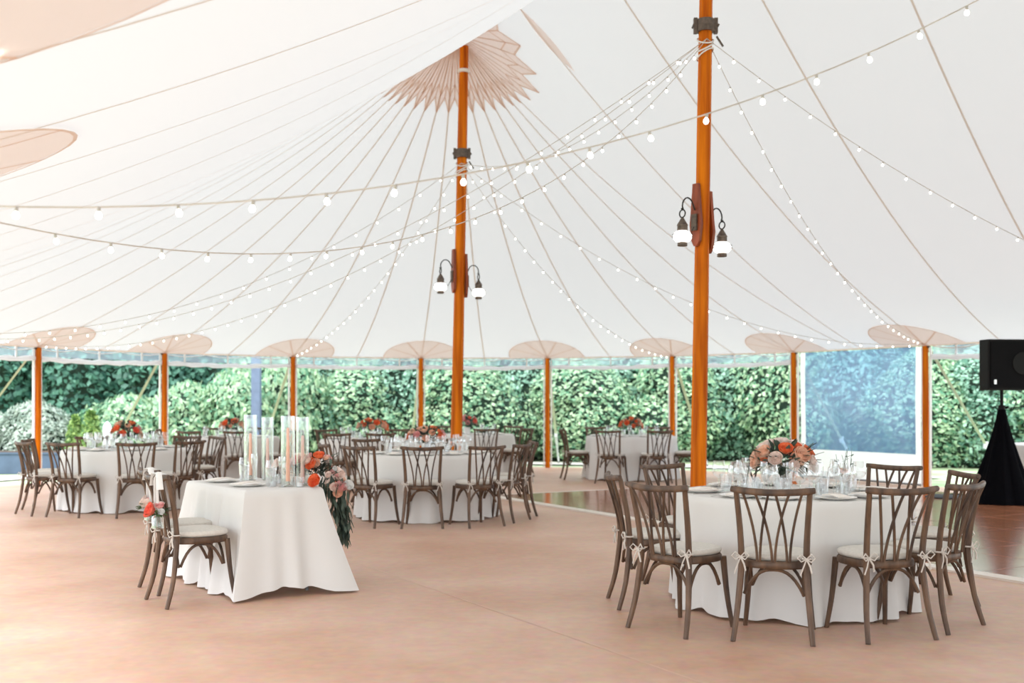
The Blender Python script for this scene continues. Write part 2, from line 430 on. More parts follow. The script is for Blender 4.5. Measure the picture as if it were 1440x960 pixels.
# ------------------------------------------------------------------ centre poles
def centre_pole(t, lean, z1, rad, label, lx, dirv, zc, dzr):
    x, y = P(t, 0); th = thing('centre_pole', label, 'tent pole', (x, y, 0))
    def ax(z): return (lean*z/5, 0, z)
    mb = MB(); mb.tube([ax(z) for z in (0, 1, 2, 3, 4, 5, z1)], [rad*1.12, rad*1.12, rad*1.08, rad, rad, rad*.95, rad*.85], 8)
    mb.build('shaft', M['cedar'], th, False)
    mb = MB(); mb.lathe([(.16, 0), (.16, .012), (.1, .03)], n=12); mb.build('base_plate', M['iron'], th)
    # band clamp
    c = ax(zc); cb = MB(); cb.lathe([(rad+.004, -.06), (rad+.02, -.06), (rad+.02, .06), (rad+.004, .06)], c, 14)
    for s in (-1, 1): cb.box((c[0]+s*(rad+.03), c[1], c[2]), (.035, .05, .15)); cb.tube([(c[0]+s*(rad+.05), c[1]-.04, c[2]), (c[0]+s*(rad+.05), c[1]+.05, c[2])], .012, 6)
    cb.tube([(c[0]+rad+.03, c[1]-.05, c[2]-.12), (c[0]+rad+.09, c[1]-.06, c[2]-.22)], .011, 6)
    tag(cb.build('band_clamp', M['bronze'], th, False), 'brown metal band clamp')
    cb = MB()
    for i in range(3):
        a0 = ax(zc-.14-.07*i)
        cb.tube([(a0[0]+(rad+.01)*math.cos(2*PI*j/16), a0[1]+(rad+.01)*math.sin(2*PI*j/16), a0[2]+.05*math.sin(2*PI*j/16+i)) for j in range(16)], .008, 5, closed=True)
    tag(cb.build('cord_wrap', M['ribbon'], th), 'pale cord wound around the pole')
    cb = MB(); a0 = ax(z1-.35); cb.lathe([(rad*.9, -.025), (rad+.012, -.02), (rad+.012, .02), (rad*.9, .025)], a0, 12); cb.build('rope_ring', M['ribbon'], th)
    # lantern brackets
    dv = Vector(dirv).normalized()
    for s in (-1, 1):
        zz = 3.22-(dzr if s > 0 else 0)
        lan = thing('lantern', lx[0 if s < 0 else 1], 'lantern', (x+lean*zz/5, y, zz), math.atan2(dv.y*s, dv.x*s))
        b = MB(); pr = [(-.035, .30), (-.06, .02), (-.075, -.10), (-.05, -.26), (-.02, -.31), (.02, -.31), (.05, -.26), (.075, -.10), (.06, .02), (.035, .30)]
        n = len(pr); xo = rad+.0
        b.add([(xo, q[0], q[1]) for q in pr]+[(xo+.035, q[0], q[1]) for q in pr], [tuple(range(n)), tuple(range(2*n-1, n-1, -1))]+[(i, n+i, n+(i+1) % n, (i+1) % n) for i in range(n)])
        tag(b.build('backboard', M['board'], lan, False), 'dark stained wooden backboard')
        b = MB(); b.box((xo+.045, 0, -.08), (.02, .07, .16)); b.build('wall_plate', M['bronze'], lan, False)
        hk = MB(); L0 = xo+.21
        hk.tube([(xo+.04, 0, .04)]+[(xo+.06+.075*(1-math.cos(q)), 0, .06+.09*math.sin(q)) for q in [PI*i/8 for i in range(1, 9)]]+[(L0-.012, 0, .03), (L0, 0, .022), (L0+.014, 0, .04)], .0075, 6)
        hk.build('hook_arm', M['iron'], lan)
        rg = MB(); rg.tube([(L0, .038*math.cos(2*PI*i/14), -.012+.038*math.sin(2*PI*i/14)) for i in range(14)], .007, 6, closed=True); rg.build('ring', M['iron'], lan)
        cp = MB(); cp.lathe([(.008, -.045), (.025, -.075), (.052, -.12), (.056, -.125), (.05, -.13), (.05, -.175), (.042, -.18)], (L0, 0, 0), 16); tag(cp.build('cap', M['bronze'], lan), 'aged brown metal cap')
        gl = MB(); gl.lathe([(.042, -.178), (.075, -.195), (.092, -.225), (.088, -.255), (.066, -.28), (.044, -.29)], (L0, 0, 0), 18); g_ = gl.build('globe', M['globe'], lan); tag(g_, 'glowing white glass globe')
        wr = MB()
        for zz2, rr in ((-.215, .097), (-.24, .1)): wr.tube([(L0+rr*math.cos(2*PI*i/18), rr*math.sin(2*PI*i/18), zz2) for i in range(18)], .003, 4, closed=True)
        wr.tube([(L0-.1, 0, -.225), (xo+.05, 0, -.12)], .004, 4)
        wr.build('cage_wire', M['iron'], lan)
        bs = MB(); bs.lathe([(.044, -.288), (.048, -.295), (.048, -.325), (.036, -.328)], (L0, 0, 0), 16); bs.build('base_cap', M['bronze'], lan)
centre_pole(0, .10, 6.38, .072, 'far orange varnished pine centre pole rising behind the middle round table', ('left lantern on the far centre pole', 'right lantern on the far centre pole'), (.9, .35), 4.87, .06)
centre_pole(SP, .08, 6.38, .070, 'near orange varnished pine centre pole behind the nearest round table', ('left lantern on the near centre pole', 'right lantern on the near centre pole'), (.8, .6), 5.08, .06)

# ------------------------------------------------------------------ side poles, walls, straps
PN = {('c', 9): 'seventh side pole, left of the lowered window wall', ('c', 29): 'sixth side pole, behind the far right table', ('c', 49): 'fifth side pole, alone between the middle and far right tables',
      ('c', 69): 'fourth side pole, just left of the far centre pole', ('c', 89): 'third side pole, behind the glass candle cylinders', ('c', 109): 'second side pole, above the left round table', ('c', 129): 'first side pole at the left, by the planter'}
for k_, a in POLES:
    t, v = eave_point(k_, a); x, y = P(t, v)
    if k_ == 'c' and a > 140: lb = 'side pole beyond the left edge of view'
    elif k_ == 'r': lb = 'eighth side pole, right of the lowered window wall' if a < 2 else 'side pole further right along the straight side'
    elif k_ == 'l': lb = 'side pole along the near left side'
    else: lb = PN[(k_, a)]
    if not (-9 < x < 9 and y > 14.8): continue
    c = Vector(P(min(max(t, 0), LEN), 0)); o_ = (Vector((x, y))-c).normalized(); sd_ = Vector((-o_.y, o_.x))
    th = thing('side_pole', 'slim orange wooden '+lb, 'tent pole', (x, y, 0))
    mb = MB(); mb.tube([(0, 0, 0), (-o_.x*.02, -o_.y*.02, 1.2), (-o_.x*.03, -o_.y*.03, 2.28)], [.052, .052, .047], 10); mb.build('shaft', M['cedar'], th)
    mb = MB()
    for s in (-1, 1):
        b = sd_*s*.078-o_*.0
        mb.box((b.x, b.y, 1.14), (.022, .04, 2.24), math.atan2(sd_.y, sd_.x))
    tag(mb.build('wall_edge_webbing', M['skirt'], th, False), 'white rolled wall edge beside the pole')
    mb = MB(); mb.lathe([(.012, 2.26), (.012, 2.36), (.003, 2.38)], n=8); mb.lathe([(.06, 2.25), (.066, 2.26), (.066, 2.275), (.05, 2.28)], n=10); mb.build('pole_pin', M['iron'], th)
    e = Vector((x, y))+o_*2.15+sd_*.12; s0 = Vector((x, y))+o_*.05
    sn = thing('guy_strap', 'pale webbing guy strap staked outside the '+lb.split(',')[0], 'strap', (e.x, e.y, 0))
    mb = MB(); a0 = Vector((s0.x-e.x, s0.y-e.y, 2.26)); a1 = Vector((0, 0, .02)); m0 = a0.lerp(a1, .72)
    mb.tube([a0, m0], .030, 6, flat=.35); tag(mb.build('webbing', M['strap'], sn), 'pale green webbing')
    mb = MB(); mb.tube([m0, m0.lerp(a1, .55), a1], [.034, .02, .02], 6); mb.box(m0, (.07, .07, .12)); mb.build('ratchet', M['strapw'], sn)
    mb = MB(); mb.tube([(0, 0, -.2), (0, 0, .1)], .02, 8); mb.build('stake', M['greysteel'], sn)
# rolled walls per bay
bays = [(('c', a), ('c', a+20)) for a in POLE_ANG[:-1]]
bl = {29: 'behind the far right table', 49: 'right of the far centre pole', 69: 'left of the far centre pole', 89: 'behind the candle cylinders', 109: 'above the left table', 129: 'at the left edge of view', 149: 'beyond the left edge', 9: 'left of the window wall'}
def wall_roll(pts, label):
    """pts: list of plan points along the eave"""
    c = pts[0]; th = thing('rolled_sidewall', label, 'tent wall', (c[0], c[1], 0)); n = len(pts)-1
    rel = [(x-c[0], y-c[1]) for x, y in pts]
    mb = MB(); vs = []
    for i, (x, y) in enumerate(rel): vs += [(x, y, 2.285), (x, y, 2.13)]
    mb.add(vs, [(2*i, 2*i+1, 2*i+3, 2*i+2) for i in range(n)]); mb.build('clear_strip', M['vinyl'], th)
    mb = MB(); rr = [.042+.008*math.sin(i*2.3+c[0]) for i in range(n+1)]
    mb.tube([(x, y, 2.10-.025*math.sin(PI*i/n)+.008*math.sin(i*1.7)) for i, (x, y) in enumerate(rel)], rr, 8); tag(mb.build('wall_roll', M['vinylroll'], th), 'rolled up white vinyl')
    mb = MB()
    cat = []
    for i, (x, y) in enumerate(rel): cat.append((x, y, 2.275-.045*abs(math.sin(PI*3*i/n))-.0))
    mb.tube(cat, .010, 5)
    for f in (1/6, .5, 5/6):
        i = int(round(f*n)); x, y = rel[i]; mb.box((x, y, 2.2), (.03, .03, .2))
    mb.build('lacing_cord', M['bright'], th)
for (k1, a1), (k2, a2) in bays:
    wall_roll([P(*arc(a1+20*i/18, R+.015)) for i in range(19)], 'rolled up clear vinyl sidewall under the eave, '+bl[a1])
wall_roll([P(1.80+2.68*i/18, R+.015) for i in range(19)], 'rolled up clear vinyl sidewall under the eave, behind the loudspeaker')
# lowered window wall between pole at 9 deg and pole t=1.45
def eave_s(s):   # s in metres from the 9 degree pole to the right
    La = math.radians(9)*R
    if s < La: return arc(9-math.degrees(s/R), R+.02)
    return (s-La, R+.02)
TOT = math.radians(9)*R+1.69; nn = 24
ps = [P(*eave_s(.12+(TOT-.24)*i/nn)) for i in range(nn+1)]
c = ps[0]; th = thing('window_sidewall', 'lowered tent sidewall with a large hazy blue clear vinyl window', 'tent wall', (c[0], c[1], 0))
rel = [(x-c[0], y-c[1]) for x, y in ps]
def sheet(i0, i1, z0, z1, name, m, lb=None, nz=6, dep=0):
    mb = MB(); vs = []; k_ = i1-i0+1
    for j in range(nz+1):
        z = z0+(z1-z0)*j/nz
        for i in range(i0, i1+1):
            wv = .012*math.sin(i*.9+z*2)*(1 if 0 < j < nz else 0)+dep
            vs.append((rel[i][0]+wv*ND.x, rel[i][1]+wv*ND.y, z))
    mb.add(vs, [(j*k_+i, j*k_+i+1, (j+1)*k_+i+1, (j+1)*k_+i) for j in range(nz) for i in range(k_-1)])
    o = mb.build(name, m, th); tag(o, lb) if lb else None
sheet(1, nn-1, .52, 2.27, 'window_pane', M['window'], 'hazy blue clear vinyl pane')
sheet(0, nn, .01, .52, 'wall_skirt', M['skirt'], 'white vinyl skirt')
sheet(0, 1, .52, 2.27, 'wall_border', M['skirt']); sheet(nn-1, nn, .52, 2.27, 'wall_border', M['skirt'])
mb = MB(); mb.tube([(x, y, .03) for x, y in rel], .018, 6); mb.build('bottom_hem', M['greysteel'], th)

# ------------------------------------------------------------------ string lights
def bulb_mesh():
    b = MB(); b.mat(1); b.lathe([(.010, 0), (.013, -.004), (.013, -.036), (.010, -.038)], n=8); b.mat(0)
    b.lathe([(.010, -.036), (.020, -.052), (.024, -.068), (.018, -.085), (.004, -.092)], n=10)
    o = b.build('bulb', [M['bulb'], M['socket']]); me = o.data; bpy.data.objects.remove(o); return me
BULB = bulb_mesh()
def strand(a, b, sag, label, sp=.31, cap=95):
    a = Vector(a); b = Vector(b); L_ = (b-a).length*1.03; n = max(12, int(L_/.25))
    th = thing('string_light', label, 'string lights', a)
    f = lambda s: (b-a)*s-Vector((0, 0, 4*sag*s*(1-s)))
    mb = MB(); mb.tube([f(i/n) for i in range(n+1)], .0034, 5); mb.build('cord', M['cord'], th)
    nb_ = min(cap, int(L_/sp))
    for i in range(1, nb_):
        o = bpy.data.objects.new('bulb', BULB); COL.objects.link(o); o.parent = th; o.location = f(i/nb_); o.scale = (.52, .52, .52); o.rotation_euler = (random.uniform(-.25, .25), random.uniform(-.25, .25), 0)
def pt(t, v, z): x, y = P(t, v); return (x, y, z)
Fc = (P(0, 0)[0]+.09, P(0, 0)[1]-.08, 4.72); Nc = (P(SP, 0)[0]+.08, P(SP, 0)[1]-.08, 4.93)
strand((-2.94, 3.75, 2.16), (4.44, 6.18, 4.9), .88, 'nearest string of bulbs crossing the whole view in front of the near pole')
strand((-2.90, 3.80, 2.35), Nc, 1.12, 'string of bulbs from the left foreground up to the near pole clamp')
strand(Nc, pt(*arc(149), 2.36), 1.0, 'string of bulbs from the near pole to the far left eave')
strand(Nc, pt(*arc(129), 2.34), .95, 'string of bulbs from the near pole to the first side pole')
strand(Fc, pt(*arc(169), 2.36), .95, 'string of bulbs from the far pole to the left eave')
strand(Fc, pt(*arc(89), 2.30), .45, 'string of bulbs from the far pole to the third side pole')
strand(Fc, pt(*arc(29), 2.28), .6, 'string of bulbs from the far pole to the sixth side pole')
strand(Fc, pt(1.69, R-.05, 2.32), .75, 'string of bulbs from the far pole to the eighth side pole')
strand(Nc, pt(1.66, R-.05, 2.34), .62, 'string of bulbs from the near pole to the eighth side pole')
strand(Nc, pt(6.77, R-.02, 2.34), .45, 'string of bulbs from the near pole to the right eave')
strand(Fc, Nc, .45, 'short string of bulbs between the two centre poles')

# large lamp at the near left, hanging from the canopy
lp = thing('hanging_lamp', 'blurred white lamp hanging at the top left edge', 'lamp', (-1.86, 3.9, 2.71))
mb = MB(); mb.tube([(0, 0, .0), (0, 0, .28)], .006, 6); mb.build('hanger', M['cord'], lp)
mb = MB(); mb.lathe([(.012, .02), (.03, .015), (.034, -.0)], n=14); mb.build('cap', M['socket'], lp)
mb = MB(); mb.lathe([(.03, .0), (.042, -.02), (.046, -.06), (.03, -.095), (.004, -.1)], n=16); mb.build('globe', M['globe'], lp)

# ------------------------------------------------------------------ tables
def cloth_round(R0, seed, H=.765, hem=.012):
    rnd = random.Random(seed); n = 150; fold = []
    ks = [(rnd.randint(7, 10), rnd.uniform(0, 6.28), 1), (rnd.randint(13, 17), rnd.uniform(0, 6.28), .7), (rnd.randint(23, 27), rnd.uniform(0, 6.28), .35)]
    def fo(a): return sum(w_*math.sin(k_*a+p_) for k_, p_, w_ in ks)/1.6
    mb = MB(); vs = [(0, 0, H)]; rows = []
    for r in (.3, .6, .85, .96): rows.append([(R0*r, H)]*n)
    rows.append([(R0-.006, H-.002)]*n); rows.append([(R0+.004, H-.014)]*n)
    levels = [.05, .12, .22, .34, .48, .62, .76, .88, 1.0]
    for l in levels:
        row = []
        for j in range(n):
            a = 2*PI*j/n; f = fo(a); amp = .064*l**.8
            r = R0+.010+.022*l+amp*(f if f > 0 else f*.55)
            low = hem+.022*max(0, -f)+.006*math.sin(5*a)
            row.append((r, H-.014-(H-.014-max(low, .004))*l))
        rows.append(row)
    for row in rows:
        for j, (r, z) in enumerate(row): a = 2*PI*j/n; vs.append((r*math.cos(a), r*math.sin(a), z))
    fs = [(0, 1+j, 1+(j+1) % n) for j in range(n)]
    for i in range(len(rows)-1):
        for j in range(n): a = 1+i*n; fs.append((a+j, a+n+j, a+n+(j+1) % n, a+(j+1) % n))
    mb.add(vs, fs); return mb
def table_round(cx, cy, R0, seed, where):
    th = thing('round_table', 'round banquet table hidden under its white cloth, '+where, 'table', (cx, cy, 0), seed)
    mb = MB(); mb.lathe([(R0-.02, .73), (R0-.01, .735), (R0-.01, .752), (R0-.02, .756)], n=40); mb.build('tabletop', M['plywood'], th)
    for i in range(4):
        a = PI/4+i*PI/2; mb = MB(); mb.tube([(.38*math.cos(a), .38*math.sin(a), .73), (.42*math.cos(a), .42*math.sin(a), 0)], .016, 8); mb.build('leg', M['greysteel'], th)
    c_ = cloth_round(R0, seed).build('tablecloth', M['linen'], loc=(cx, cy, 0))
    tag(c_, 'white floor length cloth on the round table '+where, 'tablecloth')

# chair
def make_chair():
    th = thing('dining_chair', 'x', 'chair')
    W = M['wood']
    def sm(pts, n=6):
        out = []
        P_ = [Vector(p) for p in pts]
        for i in range(len(P_)-1):
            p0 = P_[max(i-1, 0)]; p1 = P_[i]; p2 = P_[i+1]; p3 = P_[min(i+2, len(P_)-1)]
            for j in range(n):
                t = j/n; out.append(.5*((2*p1)+(-p0+p2)*t+(2*p0-5*p1+4*p2-p3)*t*t+(-p0+3*p1-3*p2+p3)*t**3))
        out.append(P_[-1]); return out
    # rear legs continue up as back posts
    for s in (-1, 1):
        b = MB(); p = sm([(s*.225, -.275, 0), (s*.205, -.225, .18), (s*.185, -.195, .42), (s*.185, -.195, .50), (s*.192, -.215, .66), (s*.208, -.262, .875)], 4)
        b.tube(p, [.015+.004*min(1, q.z/.3) if q.z < .5 else .019-.003*(q.z-.5)/.4 for q in p], 8)
        tag(b.build('leg', W, th), 'rear leg curving up into the back post')
    for s in (-1, 1):
        b = MB(); p = sm([(s*.205, .215, 0), (s*.185, .185, .2), (s*.17, .165, .44)], 4); b.tube(p, [.014+.006*q.z/.44 for q in p], 8); b.build('leg', W, th)
    # top rail, bowed back and dipping
    b = MB(); p = []
    for i in range(13):
        u = -1+2*i/12; p.append((u*.236, -.268-.045*(1-u*u), .886-.014*(1-u*u)))
    b.tube(p, [.0175 if 0 < i < 12 else .015 for i in range(13)], 8, flat=1.15); b.build('top_rail', W, th)
    # slats: three pairs crossing
    for xb, x1, x2 in ((-.085, -.165, -.02), (.0, -.095, .095), (.085, .02, .165)):
        for k_, xt in enumerate((x1, x2)):
            b = MB(); p = []
            x0 = xb+(-.008 if xt < xb else .008)
            for i in range(9):
                s = i/8; y = -.205-.020*s-.055*s*s-.040*s*(1-(xt/.236)**2); z = .462+.405*s
                x = x0+(xt-x0)*(s**1.7); p.append((x, y-.006*(k_*2-1)*math.sin(PI*s)*.6, z))
            b.tube(p, .0085, 6); b.build('slat', W, th)
    # seat frame
    def seat_outline(f=1.0, n=28):
        o = []
        for i in range(n):
            a = 2*PI*i/n; ca, sa = math.cos(a), math.sin(a)
            x = abs(ca)**.72*(1 if ca > 0 else -1)*.212*f; y = abs(sa)**.72*(1 if sa > 0 else -1)*.205*f
            x *= 1-.07*(1-(y/.205+1)/2); o.append((x, y))
        return o
    b = MB(); o = seat_outline(); n = len(o); oi = seat_outline(.965)
    b.add([(x, y, .418) for x, y in oi]+[(x, y, .426) for x, y in o]+[(x, y, .452) for x, y in o]+[(x, y, .462) for x, y in oi],
          [tuple(range(n-1, -1, -1)), tuple(3*n+i for i in range(n))]+[(l*n+i, l*n+(i+1) % n, (l+1)*n+(i+1) % n, (l+1)*n+i) for l in range(3) for i in range(n)])
    b.build('seat_frame', W, th)
    b = MB(); lv = [(.93, .4635), (.985, .474), (.995, .487), (.96, .500), (.80, .509), (.45, .514)]
    vs = [(x*f*.97, y*f*.96+.012, z) for f, z in lv for x, y in seat_outline()]
    b.add(vs+[(0, .01, .515)], [tuple(range(n-1, -1, -1))]+[(l*n+i, l*n+(i+1) % n, (l+1)*n+(i+1) % n, (l+1)*n+i) for l in range(5) for i in range(n)]+[(5*n+i, 5*n+(i+1) % n, 6*n) for i in range(n)])
    cu = b.build('cushion', M['cushion'], th); tag(cu, 'cream linen seat cushion')
    for s in (-1, 1):
        b = MB(); c0 = Vector((s*.187, -.222, .487))
        b.tube([(s*.187+.024*math.cos(2*PI*i/10), -.196+.026*math.sin(2*PI*i/10), .487) for i in range(10)], .0055, 5, closed=True)
        for q, (dx, dz) in enumerate(((-.05, .012), (.05, .016))):
            b.tube([c0, c0+Vector((dx*.6, -.012, dz+.016)), c0+Vector((dx, -.018, dz-.006)), c0+Vector((dx*.55, -.014, -.014)), c0], .0042, 5)
        b.tube([c0, c0+Vector((-.018, -.012, -.05)), c0+Vector((-.034, -.01, -.095))], .0042, 5)
        b.tube([c0, c0+Vector((.022, -.012, -.04)), c0+Vector((.03, -.008, -.08))], .0055, 5)
        tag(b.build('tie', M['tie'], cu), 'pale ribbon tied in a bow')
    # arched braces
    def arch(a_, b_, zl, zt, inset):
        a_ = Vector(a_); b_ = Vector(b_); pts = []
        for i in range(15):
            u = -1+2*i/14; e = abs(u); sx = (1 if u > 0 else -1)*(e**1.0); h = zl+(zt-zl)*(1-e**2.6)
            f = (sx+1)/2; q = a_.lerp(b_, f); pts.append((q.x, q.y, h))
        return pts
    for (p0, p1) in (((-.185, -.190), (.185, -.190)), ((-.166, .160), (.166, .160)), ((-.178, -.175), (-.168, .150)), ((.178, -.175), (.168, .150))):
        b = MB(); b.tube(arch((p0[0]*.93, p0[1]*.93, 0), (p1[0]*.93, p1[1]*.93, 0), .265, .412, .1), .0105, 6); b.build('brace', W, th)
    return th
CH = Proto(make_chair)
# tableware
def lathe_mesh(name, prof, m, n=14):
    b = MB(); b.lathe(prof, n=n, cap0=True, cap1=False); return b.build(name, m)
def mk_wine():
    th = thing('wine_glass', 'x', 'glass')
    b = MB(); b.lathe([(.034, 0), (.034, .002), (.006, .006), (.004, .012)], n=14); b.build('foot', M['glass'], th)
    b = MB(); b.lathe([(.004, .01), (.004, .088)], n=8); b.build('stem', M['glass'], th)
    b = MB(); b.lathe([(.004, .086), (.024, .097), (.040, .118), (.043, .14), (.038, .17), (.034, .195)], n=16, cap1=False); b.build('bowl', M['glass'], th)
    return th
def mk_flute():
    th = thing('champagne_flute', 'x', 'glass')
    b = MB(); b.lathe([(.030, 0), (.030, .002), (.005, .006), (.004, .012)], n=14); b.build('foot', M['glass'], th)
    b = MB(); b.lathe([(.004, .01), (.004, .09)], n=8); b.build('stem', M['glass'], th)
    b = MB(); b.lathe([(.004, .088), (.017, .11), (.025, .15), (.027, .19), (.024, .225)], n=14, cap1=False); b.build('bowl', M['glass'], th)
    return th
def mk_tumbler():
    b = MB(); b.lathe([(.030, 0), (.034, .003), (.040, .07), (.042, .125), (.039, .125), (.036, .06), (.030, .012)], n=16, cap1=True)
    return b.build('water_glass', M['glass'])
def mk_plate():
    b = MB(); b.lathe([(.07, 0), (.075, .004), (.125, .014), (.132, .018), (.124, .017), (.08, .009), (.01, .008)], n=28, cap1=True)
    return b.build('plate', M['china'])
def mk_napkin():
    b = MB(); vs = []
    n = 8
    for i in range(n+1):
        for j in range(3):
            u = i/n; vs.append(((j-1)*.042, -.10+.20*u, .014*math.sin(PI*u*.9+.1)*(1 if j == 1 else .75)+.006))
    b.add(vs, [(i*3+j, i*3+j+1, (i+1)*3+j+1, (i+1)*3+j) for i in range(n) for j in range(2)])
    o = b.build('napkin', M['napkin']); md = o.modifiers.new('thickness', 'SOLIDIFY'); md.thickness = .006; md.offset = 1
    return o
def mk_fork():
    b = MB(); b.tube([(0, -.09, .003), (0, 0, .004), (0, .05, .006)], [.005, .003, .004], 6, flat=.4)
    for k_ in (-1, 0, 1): b.tube([(k_*.006, .05, .006), (k_*.006, .095, .007)], .0018, 4)
    return b.build('fork', M['steel'])
def mk_knife():
    b = MB(); b.tube([(0, -.1, .003), (0, 0, .004), (0, .02, .004), (0, .11, .003)], [.005, .005, .009, .003], 6, flat=.35)
    return b.build('knife', M['steel'])
WG, CF, TG, PL, NK, FK, KN = [Proto(f) for f in (mk_wine, mk_flute, mk_tumbler, mk_plate, mk_napkin, mk_fork, mk_knife)]
TZ = .766
def setting(cx, cy, R0, ang, where, full=True, shared=None):
    """ang: plan angle of the seat around the table, 0 = +x"""
    g = lambda s: f'{s} on the {shared}' if shared else None
    def pos(r, off): 
        return (cx+r*math.cos(ang)-off*math.sin(ang), cy+r*math.sin(ang)+off*math.cos(ang), TZ)
    rz = ang+PI/2
    def lb(s): return f'{s} {where}'[:200]
    PL.place(pos(R0-.17, 0), rz, lb('pale dinner plate'), 'plate', g('plates'))
    x, y, z = pos(R0-.17, 0); NK.place((x, y, z+.012), rz, lb('folded beige napkin'), 'napkin', g('napkins'))
    WG.place(pos(R0-.36, .10), rz, lb('clear wine glass'), 'glass', g('wine glasses'))
    TG.place(pos(R0-.33, .0), rz, lb('clear water tumbler'), 'glass', g('water glasses'))
    if full:
        o_ = WG.place(pos(R0-.30, -.08), rz, lb('larger clear wine glass'), 'glass', g('wine glasses'), (1.12, 1.12, 1.1))
        CF.place(pos(R0-.42, .03), rz, lb('tall champagne flute'), 'glass', g('flutes'))
        FK.place(pos(R0-.17, -.16), rz, lb('silver fork'), 'fork', g('forks'))
        KN.place(pos(R0-.17, .16), rz, lb('silver knife'), 'knife', g('knives'))

# flowers
def rose_mesh(m, nm='rose', open_=1.0):
    b = MB(); rnd = random.Random(hash(nm) % 99 if False else len(nm)+3)
    for L_, (rad, h, np_, lean) in enumerate(((1.0, .62, 6, .55), (.78, .78, 6, .32), (.56, .86, 5, .12), (.36, .9, 4, -.1), (.18, .88, 3, -.2))):
        for i in range(np_):
            a0 = 2*PI*(i+.5*L_)/np_+rnd.uniform(-.12, .12); wd = 2*PI/np_*.72; vs = []
            for r_ in range(5):
                v = r_/4; z = -.45+(h+.45)*v*(1-.06*L_); rr = rad*(.25+.75*math.sin(min(1, v*1.15)*PI/2))*(1+lean*.28*v*v)
                for c_ in range(5):
                    u = -1+2*c_/4; a = a0+u*wd*(.55+.45*math.sin(PI*min(.85, v+.12))); zz = z-.12*u*u*v+(.05*rad if v == 1 else 0)
                    q = rr*(1+.05*u*u); vs.append((q*math.cos(a), q*math.sin(a), zz-.10*max(0, lean)*v*v))
            b.add(vs, [(r_*5+c_, r_*5+c_+1, (r_+1)*5+c_+1, (r_+1)*5+c_) for r_ in range(4) for c_ in range(4)])
    b.lathe([(.05, -.5), (.55, -.4), (.7, -.1), (.6, .1), (.1, .25)], n=12)
    o = b.build(nm, m); me = o.data; bpy.data.objects.remove(o); return me
RM = {k_: rose_mesh(M[k_], 'rose') for k_ in ('coral', 'red', 'peach', 'blush', 'pink', 'white')}
def add_rose(par, kind, loc, size, dirv, lb=None):
    o = bpy.data.objects.new('rose', RM[kind]); COL.objects.link(o); o.parent = par; o.location = loc
    o.scale = (size,)*3; o.rotation_euler = Vector(dirv).normalized().to_track_quat('Z', 'Y').to_euler()
    o['label'] = {'coral': 'bright coral orange rose', 'red': 'coral red rose', 'peach': 'soft peach rose', 'blush': 'pale blush rose', 'pink': 'dusty pink rose', 'white': 'small white flower'}[kind]
def leafy(mb, p, d, L_, wd, up=Vector((0, 0, 1))):
    """one curved leaf with a folded midrib"""
    d = Vector(d).normalized(); s = d.cross(up); s = s.normalized() if s.length > 1e-3 else Vector((1, 0, 0)); nrm = s.cross(d)
    p = Vector(p); vs = []
    for i, (u, w_) in enumerate(((0, .05), (.3, .8), (.6, 1), (1, .05))):
        q = p+d*L_*u-nrm*L_*.18*u*u; vs += [q-s*wd*w_/2+nrm*wd*.12, q, q+s*wd*w_/2+nrm*wd*.12]
    mb.add(vs, [(3*i+j, 3*i+j+1, 3*i+j+4, 3*i+j+3) for i in range(3) for j in range(2)])
def centerpiece(cx, cy, label, W_=.24, H_=.16, nr=15, seed=1, zc=.17, vase='glass', kinds=('coral', 'coral', 'peach', 'peach', 'blush', 'pink')):
    rnd = random.Random(seed); th = thing('flower_centerpiece', label, 'flowers', (cx, cy, TZ))
    b = MB(); b.lathe([(.05, 0), (.055, .004), (.058, .06), (.062, .13), (.057, .13), (.053, .06), (.048, .01)], n=18)
    tag(b.build('vase', M['china'] if vase == 'china' else M['glass'], th), 'white vase' if vase == 'china' else 'clear glass vase')
    b = MB()
    for i in range(150):
        a = rnd.uniform(0, 2*PI); e = rnd.uniform(-.35, 1.2); rr = rnd.uniform(.3, .95)
        d = Vector((math.cos(a)*math.cos(e), math.sin(a)*math.cos(e), math.sin(e)))
        p = Vector((d.x*W_*rr, d.y*W_*rr, zc+d.z*H_*rr)); leafy(b, p, d+Vector((0, 0, rnd.uniform(-.5, .3))), rnd.uniform(.06, .11), rnd.uniform(.025, .04))
    for i in range(7):
        a = rnd.uniform(0, 2*PI); b.tube([(0, 0, .02), (.02*math.cos(a), .02*math.sin(a), .12), (.12*math.cos(a), .12*math.sin(a), zc+.03)], .003, 4)
    tag(b.build('foliage', M['eucal'], th), 'grey green eucalyptus leaves', kind='stuff')
    for i in range(nr):
        g = i*2.39996; e = math.asin(min(.98, -.15+1.1*(i+.5)/nr)); d = Vector((math.cos(g)*math.cos(e), math.sin(g)*math.cos(e), math.sin(e)))
        kd = kinds[rnd.randrange(len(kinds))]; sz = rnd.uniform(.030, .052)
        add_rose(th, kd, (d.x*W_*.88, d.y*W_*.88, zc+.01+d.z*H_*.95), sz, (d.x, d.y, d.z+.2))
    return th

